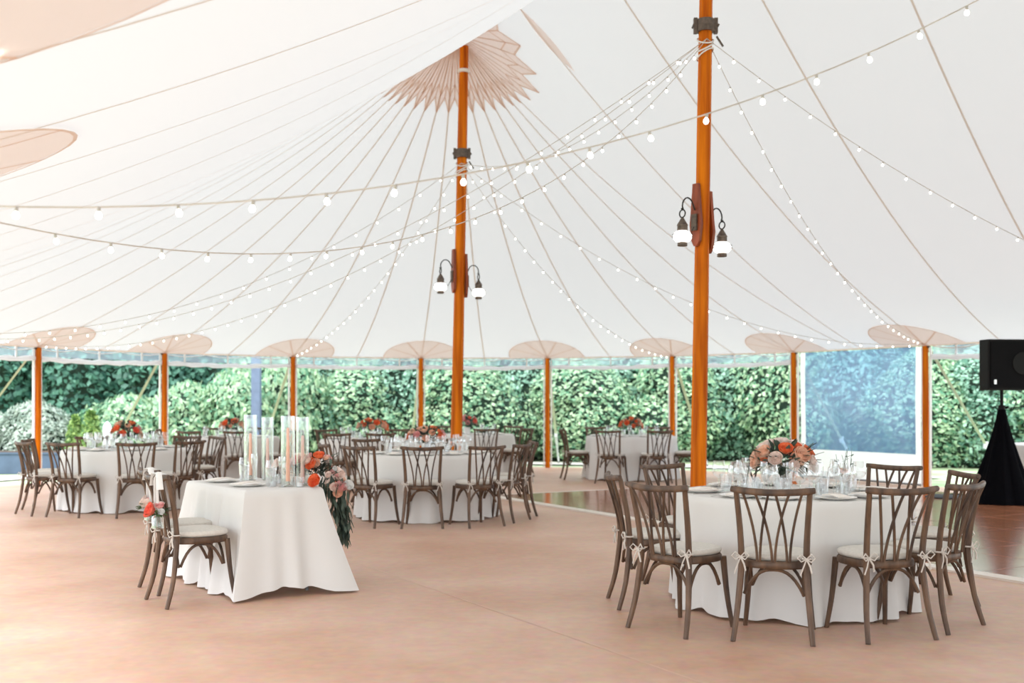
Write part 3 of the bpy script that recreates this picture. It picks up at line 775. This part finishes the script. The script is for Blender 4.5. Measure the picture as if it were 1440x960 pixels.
# ------------------------------------------------------------------ seating plan
TABLES = {
 'T1': (1.92, 7.65, .77, 11, 'nearest at the right'),
 'T2': (-1.04, 13.35, .80, 22, 'in the middle of the tent'),
 'T3': (2.14, 19.8, .80, 33, 'at the far right by the hedge'),
 'T4': (-5.05, 14.45, .80, 44, 'at the left side'),
 'T5': (-4.92, 19.4, .80, 55, 'at the far left, behind the candle cylinders'),
 'T6': (-2.35, 18.2, .80, 66, 'behind the middle table'),
 'T7': (-.75, 20.9, .78, 77, 'furthest, just right of the far centre pole')}
for k_, (x, y, r, s, wh) in TABLES.items(): table_round(x, y, r, s, wh)
CHAIRS = {
 'T1': [(1.495, 6.33, 'nearest table, front, its back squarely to us', 'front'), (.86, 6.62, 'nearest table, front left, turned aslant', 'front left'), (.75, 7.60, 'nearest table, far left, mostly behind another chair', 'far left'),
        (1.19, 8.72, 'nearest table, rear left, beside the near pole', 'rear left'), (2.02, 8.98, 'nearest table, rear, mostly hidden by flowers', 'rear'), (2.98, 8.60, 'nearest table, rear right, before the window wall', 'rear right'),
        (3.18, 7.72, 'nearest table, far right, behind another chair', 'far right'), (2.79, 6.72, 'nearest table, right, seen side on', 'right'), (2.27, 6.37, 'nearest table, front right of centre', 'front right')],
 'T2': [(-.97, 12.0, 'middle table, front centre', 'front'), (-1.70, 12.13, 'middle table, front left', 'front left'), (-.26, 12.15, 'middle table, front right', 'front right'), (-2.20, 12.85, 'middle table, left', 'left'),
        (.13, 12.75, 'middle table, right, turned aslant', 'right'), (.28, 13.55, 'middle table, far right, seen side on', 'far right'), (-1.90, 14.45, 'middle table, rear left', 'rear left'), (-.95, 14.7, 'middle table, rear', 'rear')],
 'T3': [(1.60, 18.5, 'far right table, front left', 'front left'), (2.49, 18.5, 'far right table, front right', 'front right'), (.95, 19.65, 'far right table, left end, seen side on', 'left'), (3.33, 19.4, 'far right table, right, beside the near pole', 'right'),
        (1.58, 21.0, 'far right table, rear left', 'rear left'), (2.80, 21.0, 'far right table, rear right', 'rear right')],
 'T4': [(-4.46, 13.12, 'left table, front right, square to us', 'front right'), (-5.38, 13.16, 'left table, front left', 'front left'), (-5.98, 13.45, 'left table, left end, aslant', 'left'), (-6.32, 14.35, 'left table, outermost left', 'outer left'),
        (-5.90, 15.45, 'left table, rear left', 'rear left'), (-4.00, 13.75, 'left table, right, with its side to us', 'right'), (-4.10, 15.4, 'left table, rear right', 'rear right'), (-4.62, 15.7, 'left table, rear', 'rear')],
 'T5': [(-4.50, 18.1, 'far left table, front centre', 'front'), (-5.35, 18.15, 'far left table, front left', 'front left'), (-6.15, 19.2, 'far left table, left end', 'left'), (-3.75, 18.7, 'far left table, right, beyond the candles', 'right'),
        (-5.55, 20.55, 'far left table, rear left', 'rear left'), (-4.7, 20.75, 'far left table, rear', 'rear')],
 'T6': [(-2.70, 16.9, 'table behind the middle one, front left', 'front left'), (-2.02, 16.92, 'table behind the middle one, front right', 'front right'), (-3.62, 18.5, 'table behind the middle one, left end', 'left'), (-3.25, 19.2, 'table behind the middle one, rear left', 'rear left'), (-2.05, 19.55, 'table behind the middle one, rear', 'rear')],
 'T7': [(-.45, 19.6, 'furthest table, front right of the far pole', 'front'), (.30, 20.2, 'furthest table, right end, seen aslant', 'right'), (.05, 21.95, 'furthest table, rear right', 'rear right'), (-1.3, 22.05, 'furthest table, rear left', 'rear left')]}
TN = {'T1': 'of the nearest table', 'T2': 'of the middle table', 'T3': 'of the far right table', 'T4': 'of the left table', 'T5': 'of the far left table', 'T6': 'of the table behind the middle one', 'T7': 'of the furthest table'}
for tk, lst in CHAIRS.items():
    cx, cy, r0, sd_, wh = TABLES[tk]
    for (bx, by, ph, seat) in lst:
        d = Vector((cx-bx, cy-by)); L_ = d.length; d.normalize()
        rb = max(L_, r0+.47); o = Vector((cx, cy))-d*(rb-.29)
        CH.place((o.x, o.y, 0), math.atan2(d.y, d.x)-PI/2+random.uniform(-.04, .04), 'brown crossback chair, '+ph, 'chair', 'crossback chairs around the '+('nearest' if tk == 'T1' else wh)+' table')
        a = math.atan2(-d.y, -d.x)
        setting(cx, cy, r0, a, 'at the '+seat+' seat '+TN[tk], full=tk in ('T1', 'T2', 'T4'))
for tk, lab, kw in (('T1', 'low bouquet of coral and blush roses on the nearest table', dict(W_=.23, H_=.15, nr=20, seed=3, zc=.19, kinds=('coral', 'peach', 'blush', 'peach', 'pink', 'coral', 'blush'))),
                    ('T2', 'peach rose bouquet in a vase on the middle table', dict(W_=.24, H_=.13, nr=18, seed=5, zc=.17, kinds=('coral', 'peach', 'peach', 'pink'))),
                    ('T3', 'orange and peach bouquet on the far right table', dict(W_=.22, H_=.14, nr=16, seed=6, kinds=('coral', 'peach', 'peach', 'coral'))),
                    ('T4', 'coral and dusky bouquet on the left table', dict(W_=.20, H_=.16, nr=14, seed=7, zc=.19, kinds=('coral', 'peach', 'red', 'pink'))),
                    ('T5', 'orange bouquet in a white vase on the far left table', dict(W_=.22, H_=.13, nr=14, seed=8, vase='china', kinds=('coral', 'peach', 'peach'))),
                    ('T6', 'coral bouquet in a white vase on the table behind the middle one', dict(W_=.26, H_=.13, nr=18, seed=9, zc=.19, vase='china', kinds=('coral', 'coral', 'peach'))),
                    ('T7', 'small pink and red bouquet in a white vase beside the far pole', dict(W_=.2, H_=.13, nr=13, seed=10, zc=.2, vase='china', kinds=('peach', 'pink', 'red')))):
    x, y = TABLES[tk][0], TABLES[tk][1]
    if tk == 'T1': x -= .05; y -= .05
    if tk == 'T6': x += .05
    if tk == 'T7': x += -.1
    centerpiece(x, y, lab, **kw)
# wispy stems standing in the nearest bouquet's table: bud vases
BV = [(1.66, 7.78, 'left'), (2.36, 7.72, 'right'), (2.22, 7.45, 'front right')]
for i, (x, y, q) in enumerate(BV):
    th = thing('bud_vase', f'small clear bud vase of thin stems, {q} of the nearest bouquet', 'vase', (x, y, TZ))
    b = MB(); b.lathe([(.022, 0), (.028, .02), (.022, .06), (.012, .09), (.014, .11)], n=12, cap1=False); b.build('vase', M['glass'], th)
    b = MB(); rnd = random.Random(i)
    for j in range(5):
        a = rnd.uniform(0, 6.28); h = rnd.uniform(.2, .32); b.tube([(0, 0, .01), (.01*math.cos(a), .01*math.sin(a), .12), (.05*math.cos(a), .05*math.sin(a), h)], .0014, 4)
        leafy(b, (.04*math.cos(a), .04*math.sin(a), h*.8), (math.cos(a), math.sin(a), .6), .04, .014)
    b.build('stem', M['eucal'], th)
    if q == 'front right': add_rose(th, 'peach', (.02, 0, .15), .026, (0, -.5, 1)); add_rose(th, 'white', (-.02, -.01, .13), .02, (0, -.6, 1))
# votives around tables
def mk_votive():
    th = thing('votive_candle', 'x', 'candle')
    b = MB(); b.lathe([(.026, 0), (.030, .004), (.034, .07), (.031, .07), (.028, .01)], n=14); b.build('cup', M['glass'], th)
    b = MB(); b.lathe([(.024, .004), (.024, .035), (.002, .037)], n=12); b.build('wax', M['bright'], th); return th
VO = Proto(mk_votive)
for tk in ('T1', 'T2', 'T3', 'T6'):
    cx, cy = TABLES[tk][:2]
    for i in range(4):
        a = .6+i*PI/2; VO.place((cx+.30*math.cos(a), cy+.30*math.sin(a), TZ), 0, 'clear votive cup '+('behind right', 'behind left', 'front left', 'front right')[i]+' of the bouquet '+TN[tk], 'candle', 'votives '+TN[tk])

# ------------------------------------------------------------------ sweetheart table
U = Vector((.58, -.815)); Q = Vector((.815, .58)); SC = Vector((-1.985, 8.43)); hl, hw = .60, .30
rz = math.atan2(U.y, U.x)
th = thing('sweetheart_table', 'small rectangular table hidden under the draped cloth beside the candles', 'table', (SC.x, SC.y, 0), rz)
b = MB(); b.box((0, 0, .742), (hl*2-.02, hw*2-.02, .025)); b.build('tabletop', M['plywood'], th, False)
for sx in (-1, 1):
    for sy in (-1, 1): b = MB(); b.tube([(sx*.5, sy*.22, .73), (sx*.5, sy*.22, 0)], .014, 8); b.build('leg', M['greysteel'], th)
# cloth: rounded rectangle, hem drawn out at the corners
def sweet_cloth():
    mb = MB(); n = 176; per = []
    cr = .035
    for i in range(n):
        s = i/n*4
        a = 2*PI*i/n
        ca, sa = math.cos(a), math.sin(a)
        # superellipse corner param
        k_ = 1/max(abs(ca)/hl, abs(sa)/hw); per.append((ca*k_, sa*k_))
    # resample evenly along perimeter
    pts = [(-hl, -hw), (hl, -hw), (hl, hw), (-hl, hw)]; L_ = [1.2, .6, 1.2, .6]; tot = 3.6; per = []
    for i in range(n):
        d = tot*i/n; e = 0
        while d > L_[e]: d -= L_[e]; e += 1
        p, q = Vector(pts[e]), Vector(pts[(e+1) % 4]); r = p.lerp(q, d/L_[e])
        # distance to nearest corner
        dc = min((r-Vector(c_)).length for c_ in pts); corner = math.exp(-(dc/.16)**2)
        nrm = [Vector((0, -1)), Vector((1, 0)), Vector((0, 1)), Vector((-1, 0))][e]
        co = min(pts, key=lambda c_: (r-Vector(c_)).length); cv = Vector((1 if co[0] > 0 else -1, 1 if co[1] > 0 else -1)).normalized()
        out = (nrm*(1-corner)+cv*corner).normalized()
        rr = Vector((max(-hl+cr*corner*.3, min(hl-cr*corner*.3, r.x)), max(-hw+cr*corner*.3, min(hw-cr*corner*.3, r.y))))
        per.append((rr, out, corner, tot*i/n))
    H = .766; rows = [[(p*f, H) for p, o, c_, d in per] for f in (.4, .8, .97)]
    rows.append([(p, H-.003) for p, o, c_, d in per])
    rnd = random.Random(4); ph = [rnd.uniform(0, 6.28) for _ in range(4)]
    for l in (.02, .08, .18, .32, .46, .6, .74, .88, 1):
        row = []
        for p, o, c_, d in per:
            f = .7*math.sin(2*PI*d/.30+ph[0])+.45*math.sin(2*PI*d/.17+ph[1])+.3*math.sin(2*PI*d/.45+ph[2])
            fl = (.012+.075*l**1.1)+c_*(.09 if p.y < 0 else .19)*l**1.2+.05*l**.7*f*(1-.5*c_)
            low = .01+.04*max(0, -f)*(1-c_)+(.06*math.exp(-((p.y+.02)/.17)**2) if p.x > hl-.02 else 0)
            row.append((p+o*(fl+.004), (H-.006)*(1-l)+low*l))
        rows.append(row)
    vs = [(0, 0, H)]
    for row in rows: vs += [(p.x, p.y, z) for p, z in row]
    fs = [(0, 1+j, 1+(j+1) % n) for j in range(n)]
    for i in range(len(rows)-1):
        for j in range(n): a = 1+i*n; fs.append((a+j, a+n+j, a+n+(j+1) % n, a+(j+1) % n))
    mb.add(vs, fs); return mb
cl = sweet_cloth().build('tablecloth', M['linen'], loc=(SC.x, SC.y, 0)); cl.rotation_euler = (0, 0, rz)
tag(cl, 'white draped cloth on the small table with the tall candle cylinders', 'tablecloth')
# its two chairs
chs = []
for i, (x, y, lb) in enumerate(((-2.22, 7.73, 'sweetheart table, nearer one with the red rose jar'), (-2.44, 8.24, 'sweetheart table, farther one with the pink flower jar'))):
    c0 = Vector((x, y)); f = Q
    rzc = math.atan2(f.y, f.x)-PI/2
    o = CH.place((x, y, 0), rzc, 'brown crossback chair at the '+lb, 'chair', 'crossback chairs at the sweetheart table')
    # hanging jar bouquet behind its top rail
    hb = thing('hanging_jar_bouquet', 'glass jar with a coral red rose hanging by white ribbon on the nearer chair' if i == 0 else 'glass jar with pale pink flowers hanging on the farther sweetheart chair', 'flowers', (x-f.x*.312+U.x*.15, y-f.y*.312+U.y*.15, .535), rzc)
    b = MB(); b.lathe([(.034, 0), (.040, .006), (.041, .075), (.034, .085), (.034, .10), (.031, .10), (.031, .085), (.037, .07), (.036, .01)], n=16); tag(b.build('jar', M['tube'], hb), 'clear glass jar')
    b = MB()
    for s in (-1, 1):
        b.tube([(s*.035, 0, .095), (s*.03, -.01, .2), (s*.024, -.012, .34), (s*.02, .01, .378), (s*.02, .05, .36)], [.009]*5, 6, flat=.25)
    b.tube([(.02, .0, .37), (.05, -.01, .385), (.075, -.012, .33), (.09, -.012, .27)], [.012, .02, .02, .022], 6, flat=.2)
    b.tube([(-.02, .0, .37), (-.06, -.01, .375), (-.085, -.012, .29)], [.012, .018, .02], 6, flat=.2)
    tag(b.build('ribbon', M['ribbon'], hb), 'white satin ribbon')
    b = MB(); rnd = random.Random(i+5)
    for j in range(26):
        a = rnd.uniform(0, 6.28); leafy(b, (.02*math.cos(a), .02*math.sin(a), .10), (math.cos(a), math.sin(a), rnd.uniform(-.2, .9)), rnd.uniform(.05, .09), .03)
    for j in range(5): a = j*1.3; b.tube([(.02*math.cos(a), .02*math.sin(a), .01), (.01*math.cos(a), .01*math.sin(a), .12)], .0025, 4)
    b.build('foliage', M['jarfol'], hb)
    if i == 0:
        add_rose(hb, 'red', (.0, -.045, .125), .046, (0, -1, .45)); add_rose(hb, 'blush', (-.055, -.01, .13), .034, (-.7, -.5, .6)); add_rose(hb, 'pink', (.045, .0, .155), .026, (.5, -.3, 1)); add_rose(hb, 'white', (.075, .0, .12), .02, (1, -.4, .5)); add_rose(hb, 'blush', (-.02, .02, .16), .03, (0, 0, 1))
    else:
        add_rose(hb, 'blush', (-.03, -.03, .14), .036, (-.4, -.8, .6)); add_rose(hb, 'blush', (.035, -.03, .12), .034, (.4, -.8, .5)); add_rose(hb, 'pink', (.0, .01, .15), .026, (0, 0, 1))
def sw(u, q, z=TZ): p = SC+U*u+Q*q; return (p.x, p.y, z)
# glass cylinders with taper candles
def mk_cyl(h, r, cm, ch, lb, where, loc):
    th = thing('glass_cylinder', f'tall clear glass cylinder {where}', 'vase', loc)
    b = MB(); b.lathe([(r*.98, 0), (r, .004), (r, h), (r-.004, h), (r-.004, .008), (r-.006, .006)], n=26, cap1=True)
    b.build('wall', M['tube'], th)
    ca = thing('taper_candle', f'{lb} taper candle inside the {where.split(",")[0]} cylinder', 'candle', (loc[0], loc[1], loc[2]+.009))
    b = MB(); b.lathe([(.026, 0), (.028, .004), (.012, .012), (.012, .04), (.014, .045), (.011, .045)], n=14); b.build('holder', M['brass'], ca)
    b = MB(); b.lathe([(.016, .03), (.015, .08), (.011, ch), (.003, ch+.006)], n=12); tag(b.build('wax', M[cm], ca), lb+' wax')
    b = MB(); b.tube([(0, 0, ch), (.001, 0, ch+.018)], .0012, 5); b.build('wick', M['black'], ca)
mk_cyl(.52, .052, 'candle', .42, 'coral', 'nearest, at the right front corner', sw(.43, .10))
mk_cyl(.51, .048, 'candlep', .36, 'pink', 'right rear, half behind the nearest', sw(.40, .23))
mk_cyl(.52, .052, 'candle', .36, 'coral', 'leftmost, at the back', (-2.09, 8.92, TZ) if False else sw(-.36, .13))
mk_cyl(.50, .048, 'candlep', .32, 'pink', 'second from left, at the back', sw(-.29, .245))
for (u, q, wh) in ((-.28, -.14, 'left seat'), (.24, -.14, 'right seat')):
    x, y, z = sw(u, q); PL.place((x, y, z), rz, 'pale plate at the '+wh+' of the sweetheart table', 'plate')
    NK.place((x, y, z+.012), rz+.3, 'beige folded napkin at the '+wh+' of the sweetheart table', 'napkin')
    x, y, z = sw(u+.14, q+.13); WG.place((x, y, z), 0, 'round wine glass at the '+wh+' of the sweetheart table', 'glass')
    x, y, z = sw(u+.04, q+.17); TG.place((x, y, z), 0, 'cut water glass at the '+wh+' of the sweetheart table', 'glass')
    x, y, z = sw(u+.22, q+.18); CF.place((x, y, z), 0, 'champagne flute at the '+wh+' of the sweetheart table', 'glass')
for (u, q, wh) in ((.53, .15, 'beside the nearest cylinder'), (.33, .03, 'before the nearest cylinder'), (.12, .18, 'in the middle of the sweetheart table')):
    x, y, z = sw(u, q); VO.place((x, y, z), 0, 'clear votive cup '+wh, 'candle')
# garland spilling over the far right end
gx = sw(.28, .30); ga = thing('flower_garland', 'peach and coral rose garland trailing dark leaves over the table end', 'flowers', gx, rz)
rnd = random.Random(12); b = MB()
pathp = [(-.22, -.02, .05), (0, .0, .07), (.14, .05, .09), (.24, .12, .03), (.27, .16, -.10), (.27, .18, -.24), (.29, .20, -.36)]
for i in range(330):
    s = rnd.uniform(0, len(pathp)-1.001); k_ = int(s); p = Vector(pathp[k_]).lerp(Vector(pathp[k_+1]), s-k_)
    sp_ = .10 if s < 3.6 else .055-.008*(s-4)
    p += Vector((rnd.gauss(0, sp_*.55), rnd.gauss(0, sp_*.5), abs(rnd.gauss(0, sp_*.5)) if s < 2.6 else rnd.gauss(0, .03)))
    p.z = max(p.z, .012) if s < 2.8 else p.z
    if s >= 2.8: p.y = max(p.y, .08)
    d = Vector((rnd.gauss(0, .5), rnd.gauss(.1, .5), .4 if s < 2.6 else -1.3)); leafy(b, p, d, rnd.uniform(.06, .12), rnd.uniform(.018, .032))
for s0 in range(3): b.tube([Vector(p)+Vector((0, s0*.01, 0)) for p in pathp], .003, 4)
tag(b.build('foliage', M['eucal'], ga), 'dark grey green trailing leaves', kind='stuff')
for i in range(40):
    s = rnd.uniform(0, 3.9) if i < 32 else rnd.uniform(3, 4.6); k_ = int(s); p = Vector(pathp[k_]).lerp(Vector(pathp[k_+1]), s-k_)
    d = Vector((rnd.gauss(0, .7), rnd.gauss(-.1, .8), rnd.uniform(.2, 1))); d.normalize(); spd = .12 if s < 3 else .07
    kd = rnd.choice(['peach', 'blush', 'blush', 'peach', 'pink', 'coral', 'white', 'blush'])
    q = p+d*spd+Vector((0, 0, .03)); q.z = max(q.z, .05) if q.y < .05 else q.z
    add_rose(ga, kd, q, rnd.uniform(.022, .04) if kd != 'white' else .018, d)
add_rose(ga, 'coral', (.30, -.05, .04), .045, (.5, -1, .5)); add_rose(ga, 'coral', (.20, -.03, .16), .042, (.3, -1, .5)); add_rose(ga, 'white', (.33, .2, .0), .035, (1, 0, .5))

# ------------------------------------------------------------------ loudspeaker, draped stand, second table at right
sx, sy = 6.62, 14.9; Z0 = .019
st_ = thing('speaker_stand', 'speaker stand wrapped in a black drape by the right edge', 'speaker stand', (sx, sy, Z0))
b = MB(); b.tube([(0, 0, 0), (0, 0, 1.52)], .022, 10); b.build('pole', M['black'], st_)
b = MB(); b.lathe([(.03, 1.24), (.045, 1.25), (.045, 1.31), (.03, 1.32)], n=12); b.tube([(.03, 0, 1.28), (.09, -.02, 1.30)], .012, 6); b.build('collar', M['black'], st_)
for i in range(3): a = .5+i*2*PI/3; b = MB(); b.tube([(0, 0, .7), (.36*math.cos(a), .36*math.sin(a), 0.02)], .015, 6); b.build('leg', M['black'], st_)
b = MB(); n = 60; vs = []
for l in range(11):
    s = l/10
    for j in range(n):
        a = 2*PI*j/n; r = .05+.38*s**1.25+.028*s*math.sin(9*a)+.015*s*math.sin(17*a+1); vs.append((r*math.cos(a), r*math.sin(a), 1.26-1.255*s))
b.add(vs, [(l*n+j, (l+1)*n+j, (l+1)*n+(j+1) % n, l*n+(j+1) % n) for l in range(10) for j in range(n)])
tag(b.build('drape', M['drape'], st_), 'black cloth drape')
sp = thing('loudspeaker', 'large black loudspeaker on the draped stand at the right edge', 'loudspeaker', (sx+.07, sy, Z0+1.52), .1)
b = MB(); pr = [(-.36, -.17), (.36, -.17), (.36, .06), (.22, .20), (-.22, .20), (-.36, .06)]; n = 6
b.add([(x, y, 0) for x, y in pr]+[(x, y, .68) for x, y in pr], [tuple(range(n-1, -1, -1)), tuple(range(n, 2*n))]+[(i, (i+1) % n, n+(i+1) % n, n+i) for i in range(n)])
o = b.build('cabinet', M['black'], sp, False); md = o.modifiers.new('bevel', 'BEVEL'); md.width = .012; md.segments = 2
b = MB(); b.box((0, -.18, .34), (.66, .015, .62)); b.build('grille', M['grille'], sp, False)
b = MB(); b.lathe([(.13, 0), (.15, .006), (.15, .012)], (0, 0, 0), 24); o = b.build('woofer_ring', M['black'], sp); o.rotation_euler = (PI/2, 0, 0); o.location = (.12, -.187, .36)
b = MB(); b.box((-.27, -.19, .11), (.035, .006, .06)); b.build('badge', M['steel'], sp, False)
b = MB(); b.tube([(0, 0, 1.29), (.5, .05, 1.33), (1.0, .1, 1.42)], .008, 6); o = b.build('speaker_cable', M['black'], loc=(sx, sy, 0)); tag(o, 'thin black cable running right from the speaker stand collar', 'cable')
b = MB(); b.lathe([(.30, 0), (.30, .012), (.22, .03), (.03, .04)], n=28); b.tube([(0, 0, .03), (.14, .02, .05), (.3, .0, .015)], .01, 6); o = b.build('round_stand_base', M['black'], loc=(6.22, 15.75, Z0)); tag(o, 'flat black round base lying on the floor left of the drape', 'stand base')
t8 = (8.0, 16.0)
c_ = cloth_round(.8, 91, .765).build('tablecloth', M['linen'], loc=(t8[0], t8[1], 0)); tag(c_, 'white cloth on a table at the right edge behind the drape', 'tablecloth')
th = thing('cocktail_table', 'round table hidden under the cloth at the right edge', 'table', (t8[0], t8[1], 0))
b = MB(); b.lathe([(.78, .73), (.79, .735), (.79, .752), (.78, .756)], n=40); b.build('tabletop', M['plywood'], th)
for i in range(4): a = PI/4+i*PI/2; b = MB(); b.tube([(.38*math.cos(a), .38*math.sin(a), .73), (.42*math.cos(a), .42*math.sin(a), 0)], .016, 8); b.build('leg', M['greysteel'], th)

# ------------------------------------------------------------------ planting outside
def bush_mesh(seed, nleaf, rx, ry, h, ls, m, shape='round', core=True):
    rnd = random.Random(seed); b = MB()
    lob = [(rnd.uniform(0, 6.28), rnd.uniform(.15, .95), rnd.uniform(.25, .60)) for _ in range(15)]
    def radius(a, zf):
        r = math.sin(PI*min(1, max(0, zf*.86+.14)))**.55 if shape == 'round' else (1-zf)**.8*(.3+.7*min(1, zf*8))
        bump = max([0]+[amp*math.exp(-((math.atan2(math.sin(a-a0), math.cos(a-a0)))**2*3+(zf-z0)**2*22)) for a0, z0, amp in lob])
        return r*(.66+bump)
    for i in range(nleaf):
        a = rnd.uniform(0, 2*PI); zf = rnd.random()**.9; r = radius(a, zf)*rnd.uniform(.86, 1.05)
        p = Vector((rx*r*math.cos(a), ry*r*math.sin(a), h*zf+.05)); d = Vector((math.cos(a)+rnd.gauss(0, .6), math.sin(a)+rnd.gauss(0, .6), rnd.gauss(.1, .6)))
        no = Vector((math.cos(a)+rnd.gauss(0, .45), math.sin(a)+rnd.gauss(0, .45), .35+.5*zf+rnd.gauss(0, .45))).normalized()
        d = Vector((rnd.gauss(0, 1), rnd.gauss(0, 1), rnd.gauss(-.3, 1))).cross(no)
        d.normalize(); s = no.cross(d).normalized(); L_ = ls*rnd.uniform(.6, 1.35); wd = L_*.6
        nr = s.cross(d)
        b.add([p, p+d*L_*.5+s*wd/2+nr*wd*.15, p+d*L_, p+d*L_*.5-s*wd/2+nr*wd*.15], [(0, 1, 2, 3)])
    fo = b.build('foliage', m); fo['kind'] = 'stuff'
    me = fo.data; bpy.data.objects.remove(fo)
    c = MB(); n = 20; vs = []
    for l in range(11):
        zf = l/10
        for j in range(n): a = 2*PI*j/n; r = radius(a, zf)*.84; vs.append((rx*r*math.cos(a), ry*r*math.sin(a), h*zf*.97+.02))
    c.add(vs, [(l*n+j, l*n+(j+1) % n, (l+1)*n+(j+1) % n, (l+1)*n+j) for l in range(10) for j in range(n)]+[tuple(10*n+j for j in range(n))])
    co = c.build('shade_core', M['core']); mc = co.data; bpy.data.objects.remove(co)  # solid lumpy blob behind the leaves, coloured as the dark inside
    t_ = MB(); t_.tube([(0, 0, -.1), (.03, 0, h*.3), (0, .03, h*.6)], [.05*rx, .04*rx, .02*rx], 7); to = t_.build('trunk', M['bark']); mt = to.data; bpy.data.objects.remove(to)
    return me, mc, mt
def bush(name, ms, x, y, label, cat, rz=0, sc=(1, 1, 1), group=None):
    th = thing(name, label, cat, (x, y, -.05), rz, group)
    th.scale = sc
    for nm, me in zip(('foliage', 'shade_core', 'trunk'), ms):
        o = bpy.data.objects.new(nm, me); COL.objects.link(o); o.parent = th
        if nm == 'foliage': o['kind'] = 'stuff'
HB = [bush_mesh(100+i, 7500, 1.7, 1.5, 3.0, .115, M['hedge' if i % 2 else 'hedge2']) for i in range(4)]
TB = [bush_mesh(200+i, 5200, 2.6, 2.2, 4.8, .22, M['treeleaf']) for i in range(2)]
LOW = bush_mesh(300, 3200, 1.2, 1.1, 1.5, .13, M['hedge2']); SIL = bush_mesh(301, 3600, .85, .8, 1.35, .10, M['silver']); CON = bush_mesh(302, 2600, .36, .36, .95, .09, M['conifer'], 'cone')
rnd = random.Random(77)
ORD = ['first', 'second', 'third', 'fourth', 'fifth', 'sixth', 'seventh', 'eighth']
PX = [63, 235, 413, 594, 771, 949, 1121, 1303]
SEEN = {}
def between(x, y, kind):
    px = 720+1550*x/y; k_ = sum(1 for q in PX if q < px)
    if k_ == 0: s_ = 'left of the first side pole'
    elif k_ == 8: s_ = 'right of the eighth side pole'
    else: s_ = 'between the '+ORD[k_-1]+' and '+ORD[k_]+' side poles'
    n_ = SEEN.get((kind, k_), 0); SEEN[(kind, k_)] = n_+1
    return s_+('', ', second from left', ', third from left', ', fourth from left', ', fifth from left')[min(n_, 4)]
for i in range(17):
    x = -6.2+i*1.28; y = 27.0+rnd.uniform(-.5, .5)
    if x > 5: y -= (x-5)*.55
    bush('hedge_shrub', HB[i % 4], x, y, 'leafy green hedge shrub '+between(x, y, 'h'), 'shrub', rnd.uniform(0, 6.28), (1, 1, rnd.uniform(.85, 1.12)), 'shrubs of the tall hedge')
for i in range(12):
    x = -17+i*3.1; y = 31.5+rnd.uniform(-.8, .8)
    bush('tree', TB[i % 2], x, y, 'dark tree behind hedge, '+between(x, y, 't'), 'tree', rnd.uniform(0, 6.28), (1, 1, rnd.uniform(.9, 1.15)), 'dark trees behind the hedge')
for i in range(5):
    x = -13.5+i*2.3; bush('tree', TB[i % 2], x, 29.0+rnd.uniform(-.4, .4), 'dark tree past pale shrubs, '+between(x, 29, 'l'), 'tree', rnd.uniform(0, 6.28), (.8, .8, .85), 'dark trees at the left')
for i, x in enumerate((-8.9, -7.6, -6.3, -5.2)):
    bush('pale_shrub', LOW, x, 25.6+.3*(i % 2), 'low pale green shrub '+between(x, 25.6, 'p'), 'shrub', i*1.3, (1, 1, 1+.18*i), 'low pale shrubs')
bush('silver_shrub', SIL, -9.9, 22.9, 'silvery leaved shrub in the slate planter, left of the first pole', 'shrub', 0)
bush('silver_shrub', SIL, -11.1, 23.4, 'silvery shrub at the very left edge of view', 'shrub', 2, (1, 1, .9))
bush('conifer', CON, -8.95, 22.6, 'small green conifer just right of the first side pole', 'conifer', 0, (1, 1, 1.1))
bush('conifer', CON, -8.55, 22.4, 'yellow green conifer, right of the other conifer', 'conifer', 2, (1.15, 1.15, 1.2))
pl = thing('planter', 'long slate blue planter box under the silvery shrubs', 'planter', (-9.8, 22.1, -.05), -.05)
b = MB(); b.box((0, 0, .2), (3.4, .7, .4)); b.box((0, 0, .41), (3.46, .76, .03)); b.build('box', M['planter'], pl, False)
b = MB(); b.box((0, 0, .43), (3.3, .6, .01)); b.build('soil', M['bark'], pl, False)
po = thing('utility_post', 'blue grey post standing outside behind the candle cylinders', 'post', (-5.66, 24.4, -.05))
b = MB(); b.box((0, 0, 1.5), (.19, .19, 3.0)); b.build('shaft', M['post'], po, False); b = MB(); b.box((0, 0, .05), (.3, .3, .1)); b.box((0, 0, 3.02), (.24, .24, .05)); b.build('plinth', M['post'], po, False)
bl_ = thing('garden_lantern', 'small white domed garden light right of the conifers', 'garden light', (-8.15, 22.2, -.05))
b = MB(); b.lathe([(.05, 0), (.05, .55), (.10, .57), (.10, .62)], n=14); b.build('post', M['bright'], bl_)
b = MB(); b.lathe([(.08, .62), (.085, .66), (.085, .92), (.06, .98), (.02, 1.02), (.01, 1.03)], n=16); b.build('shade', M['bright'], bl_)
